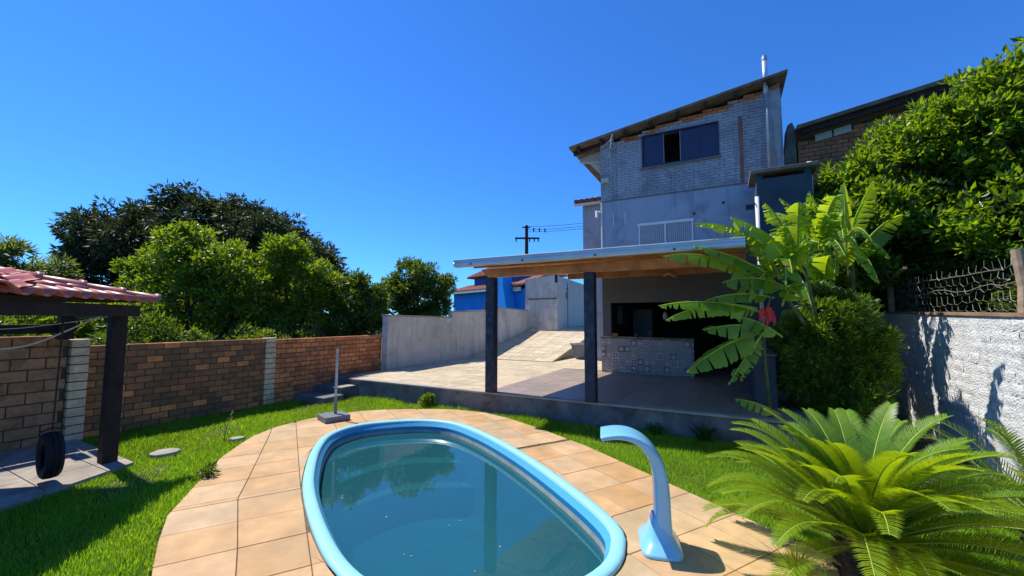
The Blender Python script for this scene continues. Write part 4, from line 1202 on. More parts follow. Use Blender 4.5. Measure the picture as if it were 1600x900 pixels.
# ------------------------------------------------------------------ shelter on the left
T_ = Vector((-6.30, 2.38, 1.90)); d_ = Vector((-.64, .77, 0)).normalized(); inn = Vector((-.77, -.64, 0)).normalized()
Lr = 1.85; T2 = T_; Nn = T_ - d_ * Lr
sl = empty('garden_shelter', (-6.9, 1.6, 0), 'garden shelter with glossy red clay tile hip roof on a black timber post', 'shelter')
SLP = .25; EZ = 1.89
def rp(s_, t_, z=0.0):
    """s along the eave from the near corner N to T, t inwards (up the slope)"""
    p = Nn + d_ * s_ + inn * t_; return Vector((p.x, p.y, EZ + t_ * SLP + z))
def tile_mesh():
    n = 12; prof = []
    for i in range(n + 1):
        x = -.10 + .20 * i / n
        if i <= 8: z = .052 * sin(pi * i / 8) 
        else: z = -.006 * sin(pi * (i - 8) / 4)
        prof.append((x, z))
    vs = []; fs = []
    for (t_, sc) in ((0, 1.0), (.40, .92)):
        for (x, z) in prof: vs.append((x * sc, t_, z * sc + .012))
        for (x, z) in prof: vs.append((x * sc, t_, z * sc))
    m = n + 1
    for i in range(n):
        fs.append((i, i + 1, 2 * m + i + 1, 2 * m + i))
        fs.append((m + i, 3 * m + i, 3 * m + i + 1, m + i + 1))
        fs.append((i, m + i, m + i + 1, i + 1))
        fs.append((2 * m + i, 2 * m + i + 1, 3 * m + i + 1, 3 * m + i))
    return MB().add(vs, fs).mesh('roof_tile', M['clay'], True)
tm = tile_mesh()
def put_tile(origin, xd, yd):
    xd = xd.normalized(); yd = yd.normalized(); zd = xd.cross(yd).normalized()
    mat = Matrix((xd, yd, zd)).transposed().to_4x4(); mat.translation = origin - sl.location
    o = link('roof_tile', tm, sl, keep=False); o.matrix_basis = mat
    return o
nt = 9
for r in range(3):
    t_ = r * .34 - .05
    for k in range(nt):
        s_ = (k + .5) * Lr / nt
        if s_ < t_ - .05 or s_ > Lr - t_ + .02: continue
        put_tile(rp(s_, t_, .02 + .0), d_, (inn + Vector((0, 0, SLP - .03))))
FL = 3.4
def rq(s_, t_, z=0.0):
    """front slope: s inwards from N, t along d (up)"""
    p = Nn + inn * s_ + d_ * t_; return Vector((p.x, p.y, EZ + t_ * SLP + z))
for r in range(3):
    t_ = r * .34 - .05
    for k in range(int(FL / .205)):
        s_ = (k + .5) * .205
        if s_ < t_ - .05: continue
        put_tile(rq(s_, t_, .02), -inn, (d_ + Vector((0, 0, SLP - .03))))
apex = rp(Lr / 2, Lr / 2); apex2 = apex + inn * (FL - Lr)
uw = MB(); 
c0, c1, c2, c3 = rp(.03, .03, -.004), rp(Lr - .03, .03, -.004), rq(FL, Lr - .03), rq(FL, .03, -.004)
c2 = Vector((c2.x, c2.y, EZ))
uw.add([c0, c1, c2, c3, apex - Vector((0, 0, .006)), apex2 - Vector((0, 0, .006))], [(0, 1, 4), (1, 2, 5, 4), (2, 3, 5), (3, 0, 4, 5), (0, 3, 2, 1)])
uw.build('roof_deck', M['blackwood'], sl)
def cap_mesh():
    n = 10; vs = []; fs = []
    secs = [(0, .088), (.05, .088), (.051, .074), (.36, .062)]
    for (t_, r_) in secs:
        for i in range(n + 1):
            a = pi * i / n; vs.append((r_ * cos(a), t_, r_ * sin(a)))
        for i in range(n + 1):
            a = pi * i / n; vs.append(((r_ - .012) * cos(a), t_, (r_ - .012) * sin(a)))
    m = n + 1
    for j in range(3):
        for i in range(n):
            a = j * 2 * m; b = (j + 1) * 2 * m
            fs.append((a + i, a + i + 1, b + i + 1, b + i)); fs.append((a + m + i, b + m + i, b + m + i + 1, a + m + i + 1))
    for i in range(n): fs.append((i, m + i, m + i + 1, i + 1))
    return MB().add(vs, fs).mesh('ridge_tile', M['clay'], True)
cm = cap_mesh()
def put_cap(a, b, first=0):
    d = (b - a); L = d.length; d.normalize(); x = d.cross(Vector((0, 0, 1))).normalized(); z = x.cross(d)
    k = 0; t = first
    while t < L:
        mat = Matrix((x, d, z)).transposed().to_4x4(); mat.translation = a + d * t + Vector((0, 0, .02)) - sl.location
        o = link('ridge_tile', cm, sl, keep=False); o.matrix_basis = mat; t += .335
put_cap(rp(Lr + .03, -.03, .02), apex + Vector((0, 0, .03)), -.03)
put_cap(rp(-.03, -.03, .02), apex + Vector((0, 0, .03)), -.05)
put_cap(apex + Vector((0, 0, .03)), apex2 + Vector((0, 0, .03)))
# frame
def beam(a, b, w, h, nm='beam', mat='blackwood'): MB().bar(a, b, w, h).build(nm, M[mat], sl, bevel=.004)
zb = EZ - .10
i0, i1 = rp(.10, .10), rp(Lr - .06, .10)
beam((*i0.xy, zb), (*i1.xy, zb), .07, .13)
f1 = rq(FL - .05, .10)
beam((i0.x, i0.y, zb - .001), (f1.x, f1.y, zb - .001), .07, .13)
pT = Vector((-6.40, 2.12)); 
beam((pT.x, pT.y, EZ - .12), (-8.15, 2.26, EZ - .12), .09, .14)
beam((-8.0, 2.12, 1.56), (-8.0, -1.6, 1.56), .12, .12, 'wall_plate')
MB().box(pT.x - .07, pT.x + .07, pT.y - .07, pT.y + .07, .0, EZ - .05).build('post', M['blackwood'], sl, bevel=.006)
MB().box(-7.98, -7.84, 2.02, 2.16, 1.42, EZ - .08).build('post', M['blackwood'], sl)
nb = rq(FL - .2, .15)
MB().box(nb.x - .08, nb.x + .08, nb.y - .08, nb.y + .08, .0, EZ - .05).build('post', M['blackwood'], sl)
# shelter floor
sf = empty('shelter_floor', (-7, 1.2, 0), kind='structure')
MB().prism([(-6.12, 2.26), (-8.04, 2.30), (-8.04, -2), (-5.0, -2), (-5.1, -.4), (-5.58, 1.0)][::-1], -.03, .030).build('floor_base', M['concrete'], sf)
SFP = [(-6.12, 2.26), (-8.04, 2.30), (-8.04, -2), (-5.0, -2), (-5.1, -.4), (-5.58, 1.0)]
if area2(SFP) < 0: SFP.reverse()
for i in range(6):
    for j in range(9):
        a, b = -8.05 + i * .55, -2.0 + j * .5
        q = clip([(a + .005, b + .005), (a + .545, b + .005), (a + .545, b + .495), (a + .005, b + .495)], hull(SFP))
        if len(q) > 2 and abs(area2(q)) / 2 > .01: MB().prism(q, .031, .048).build('floor_slab', M['shade_tile'], sf)

# tyre swing
ty = empty('tyre_swing', (-6.10, 1.58, 1.7), 'black car tyre hanging on a rope under the shelter roof', 'tyre swing')
tc = Vector((-6.10, 1.58, .325)); ax = Vector((.62, -.78, 0)).normalized()
ax = Vector((.90, .43, 0)).normalized()
# axis chosen so that the tyre is seen three quarters on
ax = (Matrix.Rotation(radians(-80), 3, 'Z') @ Vector((.97, -.23, 0))).normalized()
e1 = ax.cross(Vector((0, 0, 1))).normalized(); e2 = Vector((0, 0, 1))
TS = .87
prof = [(.155, .045), (.145, .06), (.16, .078), (.20, .088), (.235, .082), (.256, .062), (.26, .03), (.252, .028), (.252, .018), (.262, .015), (.262, -.015), (.252, -.018), (.252, -.028), (.26, -.03), (.256, -.062), (.235, -.082), (.20, -.088), (.16, -.078), (.145, -.06), (.155, -.045), (.18, -.06), (.235, -.05), (.245, 0), (.235, .05), (.18, .06)]
n = 56; vs = []; fs = []; m = len(prof)
for k in range(n):
    a = 2 * pi * k / n
    rd = e1 * cos(a) + e2 * sin(a)
    for (r, w) in prof: vs.append(tc + rd * r * TS * (1.0 if abs(w) < .05 or r < .24 else 1 - .010 * (k % 2)) + ax * w * .78)
for k in range(n):
    for j in range(m):
        a = k * m + j; b = k * m + (j + 1) % m; c = ((k + 1) % n) * m
        fs.append((a, b, c + (j + 1) % m, c + j))
MB().add(vs, fs).build('tyre', M['rubber'], ty, smooth=False)
MB().tube([tc + Vector((0, 0, .24)), tc + Vector((-.01, .01, .9)), Vector((-6.12, 1.60, 1.84))], .009, 6).tube([tc + Vector((0, 0, .24)) + e1 * .0 + ax * .09, tc + Vector((0, 0, .27)), tc + Vector((0, 0, .24)) - ax * .09], .010, 6).build('rope', M['darkwood'], ty)
# shallow black dish
ds = empty('fire_bowl', (-7.25, .95, .05), 'shallow black round metal bowl with a pale rim at the left edge of the shelter', 'bowl')
bc = Vector((-7.30, .92, .52))
prof = [(0, -.16), (.15, -.15), (.28, -.10), (.36, -.04), (.40, .0), (.405, .004), (.39, .006), (.35, -.03), (.2, -.11), (0, -.13)]
vs = []; fs = []; n = 40
for (r, z) in prof:
    for k in range(n): vs.append(bc + Vector((r * cos(2 * pi * k / n), r * sin(2 * pi * k / n), z)))
for i in range(len(prof) - 1):
    for k in range(n): fs.append((i * n + k, i * n + (k + 1) % n, (i + 1) * n + (k + 1) % n, (i + 1) * n + k))
MB().add(vs, fs).build('bowl', M['black'], ds, smooth=True)
MB().tube([bc + Vector((.40 * cos(a), .40 * sin(a), .0)) for a in np.linspace(0, 2 * pi, 40)], .007, 6).build('rim', M['metal_pole'], ds)
for k in range(3):
    a = 2 * pi * k / 3 + .4
    MB().tube([bc + Vector((.25 * cos(a), .25 * sin(a), -.11)), bc + Vector((.30 * cos(a), .30 * sin(a), -.47))], .012, 6).build('leg', M['black'], ds)

def cord(pts, r, label):
    P = catmull3(pts, 8)
    o = MB().tube(P, r, 6).build('clothesline_cord', M['cord'], smooth=True)
    tag(o, label, 'cord', 'slack cords tied to the shelter post')
def catmull3(pts, per):
    P = [Vector(p) for p in pts]; out = []
    for i in range(len(P) - 1):
        p0, p1, p2, p3 = P[max(0, i - 1)], P[i], P[i + 1], P[min(len(P) - 1, i + 2)]
        for j in range(per):
            t = j / per
            out.append(.5 * ((2 * p1) + (-p0 + p2) * t + (2 * p0 - 5 * p1 + 4 * p2 - p3) * t * t + (-p0 + 3 * p1 - 3 * p2 + p3) * t ** 3))
    out.append(P[-1]); return out
cord([(-6.9, .6, 1.36), (-6.62, 1.30, 1.385), (-6.55, 1.54, 1.45), (-6.52, 1.76, 1.58), (-6.45, 1.95, 1.71), (-6.42, 2.03, 1.76)], .010, 'lower thick white cord sagging to the left from the shelter post')
cord([(-6.9, .7, 1.60), (-6.63, 1.28, 1.59), (-6.55, 1.60, 1.63), (-6.45, 1.95, 1.70), (-6.40, 2.03, 1.73)], .005, 'upper thin white cord running left from the shelter post')

# ------------------------------------------------------------------ vegetation
def leaf_quads(C, D, S, L, Wd, fold=0.25):
    """C base points, D leaf directions (unit), S side directions, L lengths, Wd widths -> two-triangle diamond leaves (6 verts style: base, 2 sides, tip)"""
    n = len(C)
    up = np.cross(D, S)
    mid = C + D * (L * .45)[:, None]
    a = mid + S * (Wd / 2)[:, None] + up * (Wd * fold)[:, None]
    b = mid - S * (Wd / 2)[:, None] + up * (Wd * fold)[:, None]
    tip = C + D * L[:, None] - up * (L * .08)[:, None]
    V = np.stack([C, a, tip, b], axis=1).reshape(-1, 3)
    i = np.arange(n) * 4
    F = np.concatenate([np.stack([i, i + 1, i + 2], 1), np.stack([i, i + 2, i + 3], 1)])
    return V, F

def unit(v): return v / np.maximum(np.linalg.norm(v, axis=1, keepdims=True), 1e-9)

def foliage(name, blobs, n_clusters, per, leaf_len, leaf_w, mat, parent, shell=.72, droop=0.0, spread=.9, tint_up=.5, zmin=None, seed=1, squash=.95, clump=.5, flat=0.0, sub=0):
    r_ = np.random.default_rng(seed)
    B = np.array(blobs, dtype=float)
    if sub:
        nb = []
        for b in B:
            nb.append([b[0], b[1], b[2], b[3] * .78])
            for k in range(sub):
                d = r_.normal(size=3); d /= np.linalg.norm(d); d[2] = abs(d[2]) * .9 - .15 if r_.random() < .6 else d[2]
                q = r_.uniform(.24, .42)
                nb.append([*(b[:3] + d * b[3] * (1.0 - q * .5)), b[3] * q])
        B = np.array(nb)
    wgt = B[:, 3] ** 2; wgt /= wgt.sum()
    idx = r_.choice(len(B), n_clusters, p=wgt)
    dr = unit(r_.normal(size=(n_clusters, 3)))
    # clumpiness: displace the radius by a low frequency noise of the direction, per blob
    lob = np.zeros(n_clusters)
    for k in range(5):
        w = r_.normal(size=3) * 3.2; ph = r_.uniform(0, 6.28)
        lob += np.sin(dr @ w + ph + idx * 1.7)
    rad = np.where(r_.random(n_clusters) < shell, r_.uniform(.80, 1.0, n_clusters), r_.uniform(.25, .85, n_clusters) )
    rad = rad * (1 + lob * .075 * clump * 2)
    c = B[idx, :3] + dr * (rad * B[idx, 3])[:, None] * np.array([1, 1, squash])
    # a share of the surface is left open so gaps show
    gapn = np.sin(c[:, 0] * 5.1 + c[:, 2] * 3.3) + np.sin(c[:, 1] * 4.3 - c[:, 2] * 5.7 + 1.3) + np.sin(c[:, 0] * 3.1 - c[:, 1] * 2.7 + c[:, 2] * 7.7)
    keep = gapn > -1.5 * (1.35 - clump)
    if zmin is not None: keep &= c[:, 2] > zmin
    # drop clusters that sit well inside another blob (unseen)
    for b in B:
        d = np.linalg.norm((c - b[:3]), axis=1)
        keep &= ~((d < b[3] * .55) & (r_.random(n_clusters) < .7))
    c = c[keep]; dr = dr[keep]; n = len(c)
    axis = unit(dr * .8 + np.array([0, 0, .35]) + r_.normal(size=(n, 3)) * .35)
    C = np.repeat(c, per, axis=0); A = np.repeat(axis, per, axis=0)
    nl = len(C)
    rnd = unit(r_.normal(size=(nl, 3)))
    D = unit(A * .55 + rnd * spread + np.array([0, 0, -droop]))
    S = unit(np.cross(D, unit(r_.normal(size=(nl, 3)) + np.array([0, 0, flat * 4])))) 
    L = leaf_len * r_.uniform(.65, 1.25, nl); Wd = leaf_w * r_.uniform(.7, 1.2, nl)
    C = C + rnd * (leaf_len * .35)
    V, F = leaf_quads(C, D, S, L, Wd)
    ctint = np.repeat(r_.random(n) , per)
    tint = np.clip(ctint * .55 + r_.random(nl) * .45 * 1.0, 0, 1)
    tint = np.where(r_.random(nl) < .02, 1.0, tint * .97)
    me = np_mesh(name, V, F, mat, np.repeat(tint, 4))
    return link(name, me, parent)

def limbs(root, base, blobs, r0, fork, seed=3, name='trunk', lean=(0, 0)):
    r_ = random.Random(seed)
    mb = MB()
    bx, by, bz = base; fz = fork
    F_ = Vector((bx + lean[0], by + lean[1], fz))
    B_ = Vector(base)
    mb.tube([B_ - Vector((0, 0, .1)), B_ + Vector((0, 0, .15)), B_.lerp(F_, .5) + Vector((r_.uniform(-.05, .05), r_.uniform(-.05, .05), 0)), F_], [r0 * 1.35, r0, r0 * .85, r0 * .75], 10)
    for b in blobs:
        e = Vector(b[:3]); m = F_.lerp(e, .5) + Vector((r_.uniform(-.2, .2), r_.uniform(-.2, .2), r_.uniform(-.1, .2))) * min(1, b[3])
        mb.tube([F_ - Vector((0, 0, .1)), m, e], [r0 * .5, r0 * .3, r0 * .1], 7)
        for q in range(5):
            t = e + Vector((r_.gauss(0, 1), r_.gauss(0, 1), r_.gauss(.3, 1))).normalized() * b[3] * .8
            mb.tube([m.lerp(e, .3 + .14 * q), t], [r0 * .12, r0 * .03], 5)
    return mb.build(name, M['bark'], root, smooth=True)

B_mango = [(-17.84, 8.56, 3.9, 2.64), (-19.82, 7.47, 4.4, 2.01), (-21.04, 6.82, 4.52, 1.51), (-21.81, 6.39, 4.85, 0.95), (-15.84, 9.61, 3.91, 2.26), (-14.41, 10.39, 3.53, 1.46), (-13.89, 10.76, 2.53, 1.05), (-18.44, 8.08, 5.78, 1.13), (-16.68, 9.04, 5.41, 1.05), (-15.36, 9.77, 4.91, 1.13), (-21.86, 6.49, 3.39, 1.13), (-19.67, 7.73, 2.4, 2.01), (-16.34, 9.5, 2.15, 2.01), (-20.11, 7.2, 5.78, 0.75)]
t = empty('mango_tree', (-17.9, 8.7, 0), 'huge dark domed mango tree towering behind the brick wall', 'tree')
limbs(t, (-17.9, 8.7, 0), B_mango[:8], .35, 1.6)
foliage('crown', B_mango, 13000, 9, .25, .07, M['mango'], t, droop=.55, seed=11, clump=.55, zmin=.6, sub=9)
B1 = [(-11.94, 5.16, 3.02, 0.93), (-12.67, 4.82, 2.62, 0.77), (-13.08, 4.64, 2.14, 0.61), (-11.23, 5.52, 3.18, 0.74), (-10.7, 5.83, 2.79, 0.67), (-11.84, 5.31, 1.99, 1.12), (-12.98, 4.74, 1.58, 0.64), (-10.85, 5.84, 1.83, 0.8), (-11.85, 5.16, 3.66, 0.42), (-13.22, 4.5, 2.86, 0.35), (-11.9, 3.4, 1.5, .8), (-11.2, 2.6, 1.4, .7), (-11.6, 4.0, 1.3, .9)]
t = empty('broadleaf_tree', (-11.9, 5.3, 0), 'bright yellow green bushy tree in front of the dark mango tree', 'tree')
limbs(t, (-11.9, 5.3, 0), B1[:9], .16, 1.0)
foliage('crown', B1, 6500, 8, .125, .052, M['bush'], t, seed=12, clump=.55, zmin=.4, sub=11)
B2 = [(-10.77, 6.88, 3.39, 0.67), (-10.33, 7.17, 2.72, 0.84), (-10.96, 6.87, 2.37, 0.84), (-10.04, 7.39, 1.93, 0.79), (-11.07, 6.88, 1.58, 0.7), (-9.78, 7.45, 2.9, 0.49), (-10.4, 6.5, 1.4, .7)]
t = empty('broadleaf_tree', (-10.5, 7.1, 0), 'mid green bushy tree right of the bright one, above the pale pilaster', 'tree')
limbs(t, (-10.5, 7.1, 0), B2, .13, .9)
foliage('crown', B2, 4200, 8, .12, .05, M['bush'], t, seed=13, clump=.55, zmin=.4, sub=10)
B3 = [(-9.42, 8.03, 2.21, 0.63), (-9.04, 8.27, 1.85, 0.63), (-9.69, 7.95, 1.49, 0.54), (-8.74, 8.39, 2.21, 0.36), (-8.86, 8.39, 1.49, 0.45), (-9.25, 8.08, 2.66, 0.36), (-9.2, 7.6, 1.3, .5)]
t = empty('broadleaf_tree', (-9.2, 8.1, 0), 'low dark leafy tree filling the corner left of the grey wall end', 'tree')
limbs(t, (-9.2, 8.1, 0), B3, .09, .8)
foliage('crown', B3, 2600, 8, .12, .045, M['darkbush'], t, seed=14, clump=.55, zmin=.4, sub=8)
B4 = [(-9.31, 10.86, 2.98, 0.75), (-8.87, 11.2, 2.83, 0.58), (-10.01, 10.53, 2.54, 0.57), (-9.43, 10.86, 2.22, 0.88), (-8.85, 11.3, 2.11, 0.50), (-9.59, 10.67, 3.42, 0.4), (-9.2, 10.9, 1.6, .7)]
B4 += [(-9.75, 9.5, 2.25, .55), (-9.5, 9.1, 1.8, .6)]
t = empty('broadleaf_tree', (-9.4, 10.9, 0), 'dark rounded tree rising behind the low grey wall left of the blue house', 'tree')
limbs(t, (-9.4, 10.9, 0), B4, .12, 1.0)
foliage('crown', B4, 3200, 8, .15, .055, M['darkbush'], t, seed=15, clump=.55, zmin=.6, sub=9)
# low growth between the trunks, just behind the brick wall
B5 = [(-9.6, 3.0, .9, .6), (-9.4, 4.2, .9, .6), (-9.3, 5.3, 1.0, .55), (-9.2, 6.4, .9, .6), (-10, 3.6, 1.3, .6), (-9.9, 1.9, 1.0, .7), (-9.9, .8, 1.0, .7), (-10.2, -.4, 1.0, .8), (-12.5, 2.8, 1.1, 1.0), (-12.5, 1.0, 1.2, 1.0)]
o = foliage('undergrowth', B5, 5000, 8, .12, .045, M['darkbush'], None, seed=16, clump=.5)
tag(o, 'dense leafy undergrowth along the back of the garden brick wall', 'undergrowth', kind='stuff')
B6 = [(-8.75, 5.35, 1.22, .22), (-8.75, 5.6, 1.2, .2), (-8.8, 5.0, 1.15, .18)]
o = empty('wall_top_shrub', (-8.75, 5.4, 0), 'small bright green shrub peeping over the brick wall by the pilaster', 'shrub')
limbs(o, (-8.75, 5.4, 0), B6, .03, .6)
foliage('leaves', B6, 260, 8, .09, .035, M['podo'], o, seed=17)
# airy tree at far left
B7 = [(-20.09, 4.0, 3.58, 0.45), (-19.47, 4.36, 3.18, 0.37), (-18.75, 4.74, 3.24, 0.29), (-20.35, 3.84, 3.84, 0.33), (-18.49, 4.9, 2.97, 0.18), (-20.3, 3.9, 2.6, .8), (-19.3, 4.3, 2.4, .7), (-21, 3.2, 3.2, .8)]
t = empty('feathery_tree', (-19.8, 4.1, 0), 'sparse pale green feathery tree at the far left above the red roof', 'tree')
limbs(t, (-19.8, 4.1, 0), B7, .1, 1.6)
foliage('crown', B7, 800, 14, .26, .05, M['airy'], t, seed=18, droop=.25, clump=.9)
# citrus tree on the right
BR = [(4.0, 8.9, 3.3, .8), (3.4, 9.1, 2.9, .6), (3.9, 9.95, 5.35, .75), (3.1, 9.95, 4.85, .75), (2.5, 9.9, 4.55, .6), (4.6, 9.9, 5.7, .7), (4.44, 9.97, 5.1, 1.04), (3.59, 9.9, 4.67, 0.97), (2.95, 9.82, 4.34, 0.8), (2.29, 9.84, 4.02, 0.67), (4.08, 9.67, 3.72, 1.07), (3.2, 9.7, 3.39, 0.9), (2.49, 9.69, 3.05, 0.71), (1.97, 9.87, 4.33, 0.4), (3.06, 10.36, 5.20, 0.5), (3.61, 10.18, 5.45, 0.43), (4.06, 9.74, 5.38, 0.44), (4.52, 9.74, 5.69, 0.38), (1.82, 10.08, 3.68, 0.58), (4.95, 10.08, 4.36, 1.17), (4.3, 9.63, 2.94, 0.73)]
t = empty('citrus_tree', (3.7, 9.9, 0), 'large glossy green citrus tree leaning over the white wall on the right', 'tree')
limbs(t, (3.7, 9.9, 0), BR, .16, 1.7)
foliage('crown', BR, 5200, 8, .135, .062, M['citrus'], t, seed=21, clump=.55, shell=.8, flat=.6, sub=9)
foliage('dark_crown_filler', [(x, y + .25, z - .1, r * .8) for x, y, z, r in BR], 2200, 8, .15, .07, M['darkbush'], t, seed=22, clump=.2, shell=.3)  # darker leaves inside, shade in the crown gaps put into leaf colour
BU0 = [(1.95, 9.3, 3.5, .55), (1.8, 9.0, 2.95, .5), (2.25, 9.2, 2.7, .45), (2.45, 9.3, 3.6, .5), (1.2, 8.6, 2.9, .35)]
foliage('lower_crown', BU0, 1500, 8, .125, .055, M['citrus'], t, seed=24, clump=.5, flat=.4)
BU = [(4.2, 7.0, 1.9, .6), (4.1, 8.2, 1.9, .7), (4.0, 9.3, 1.9, .8), (4.4, 6.2, 2.1, .7), (4.7, 7.6, 2.4, .8), (3.5, 10.3, 2.2, .8), (2.6, 10.6, 2.4, .7)]
o = foliage('shade_leaf_mass', BU, 3800, 8, .12, .05, M['darkbush'], None, seed=23, clump=.3)  # added dark foliage, stands in for deep shade under the tree
tag(o, 'dark leaf mass added for the dense shade behind the wire netting', 'thicket', kind='stuff')
# podocarpus shrub
BP = [(1.55, 8.0, 1.25, .80), (1.62, 8.0, 1.72, .56), (1.18, 7.8, 1.45, .42), (1.85, 8.1, 1.42, .50), (1.45, 7.95, .72, .80), (1.85, 8.2, .78, .45), (1.0, 7.75, .72, .36), (1.5, 7.95, .32, .70), (1.35, 7.9, 1.95, .33)]
BP = [(1.36 + (x * .93 - 1.40) * .86, y * .93, 1.7 + (z - 1.7) * .93 + .04, r * .86) for x, y, z, r in BP]
t = empty('podocarpus_shrub', (1.4, 7.45, 0), 'tall rounded shrub of narrow whorled leaves standing against the white wall', 'shrub')
limbs(t, (1.4, 7.45, 0), BP[:6], .07, .3)
foliage('leaves', BP, 6000, 13, .095, .018, M['podo'], t, seed=31, clump=.5, shell=.88, spread=.62, sub=7)
foliage('dark_leaf_filler', [(x, y, z, r * .72) for x, y, z, r in BP], 1800, 10, .11, .03, M['darkbush'], t, seed=32, clump=.1, shell=.2)  # large dark leaves paint the shade between the outer whorls

# ---- cycads
def frond(root, base, az, elev, L, curl, seed, mat='cycad', dark=0.0, lw=.0076, nl=64, ll=.15):
    r_ = np.random.default_rng(seed)
    n = 26; P = []; p = Vector(base); el = elev
    d_az = Vector((cos(az), sin(az), 0))
    twist = r_.uniform(-.25, .25)
    for i in range(n + 1):
        P.append(p.copy()); t = i / n
        e = elev - curl * 1.25 * (t ** 2.6)
        dd = d_az * cos(e) + Vector((0, 0, sin(e))) + Vector((-sin(az), cos(az), 0)) * twist * t
        p = p + dd.normalized() * (L / n)
    rb = MB(); rb.tube(P, [.0065 * (1 - .8 * i / n) + .0008 for i in range(n + 1)], 5)
    fr_ = rb.build('frond', M['rib'], root, smooth=True)
    V = []; F = []; T = []
    Pn = np.array([list(q) for q in P])
    for side in (-1, 1):
        for k in range(nl):
            t = .10 + .90 * (k + r_.uniform(0, .35)) / nl
            i = min(n - 1, int(t * n)); f = t * n - i
            c = Pn[i] * (1 - f) + Pn[i + 1] * f
            tang = Pn[i + 1] - Pn[i]; tang /= np.linalg.norm(tang)
            sd_ = np.cross(tang, [0, 0, 1.0]); sd_ /= max(np.linalg.norm(sd_), 1e-6)
            up_ = np.cross(sd_, tang)
            ln = ll * min(1, .35 + 2.6 * (t - .08)) * (1 - .62 * max(0, (t - .60) / .4) ** 2) * r_.uniform(.92, 1.06)
            d = sd_ * side * .88 + up_ * (.42) + tang * (.38 + .45 * t); d /= np.linalg.norm(d)
            wv = np.cross(d, up_); wv /= np.linalg.norm(wv)
            b0 = len(V)
            bend = -up_ * ln * .10 + np.array([0, 0, -ln * .05])
            V += [c - wv * lw * .5, c + wv * lw * .5, c + d * ln * .55 + wv * lw * .55 + bend * .2, c + d * ln * .55 - wv * lw * .55 + bend * .2, c + d * ln + bend]
            F += [(b0, b0 + 1, b0 + 2), (b0, b0 + 2, b0 + 3), (b0 + 3, b0 + 2, b0 + 4)]
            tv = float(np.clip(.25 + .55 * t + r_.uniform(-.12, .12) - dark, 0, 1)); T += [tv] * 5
    me = np_mesh('leaflets', V, F, M[mat], T)
    link('leaflets', me, fr_)

def cycad(center, n, L, label, seed, lo=-.15, dark=0, nl=64, ll=.15, trunk=.22):
    root = empty('sago_cycad', center, label, 'cycad')
    r_ = random.Random(seed)
    tb_ = MB(); cx, cy, cz_ = center
    tb_.tube([(cx, cy, cz_ - .05), (cx, cy, cz_ + trunk * .6), (cx, cy, cz_ + trunk)], [.15, .15, .09], 14)
    for k in range(60):
        a = k * 2.4; zz = cz_ + .02 + (k / 60) * (trunk - .03)
        tb_.bar((cx + .13 * cos(a), cy + .13 * sin(a), zz), (cx + .18 * cos(a), cy + .18 * sin(a), zz + .04), .03, .015)
    tb_.build('trunk', M['bark'], root)
    for k in range(n):
        t = (k + .5) / n
        az = k * 2.39996 + r_.uniform(-.12, .12)
        elev = lo + (1.25 - lo) * (t ** .85) + r_.uniform(-.08, .08)
        LL = L * (.86 + .20 * r_.random()) * (1 - .12 * t)
        b = (cx + .07 * cos(az) * (1 - t), cy + .07 * sin(az) * (1 - t), cz_ + trunk - .03 + .05 * t)
        frond(root, b, az, elev, LL, .62 + .55 * r_.random() - .2 * t, seed * 100 + k, dark=dark, nl=nl, ll=ll)
cycad((.74, 3.50, 0.03), 84, 1.04, 'big sago cycad with arching bright green fronds in the right foreground', 5, lo=.14, nl=80, ll=.125, trunk=.26)
cycad((1.98, 4.35, 0.0), 26, 1.0, 'smaller cycad, fronds darkened for shade and wall shadow, behind the big one', 9, lo=-.05, dark=.3, nl=46, ll=.14)  # lowered leaflet tint puts shade and wall shadow into the frond colour

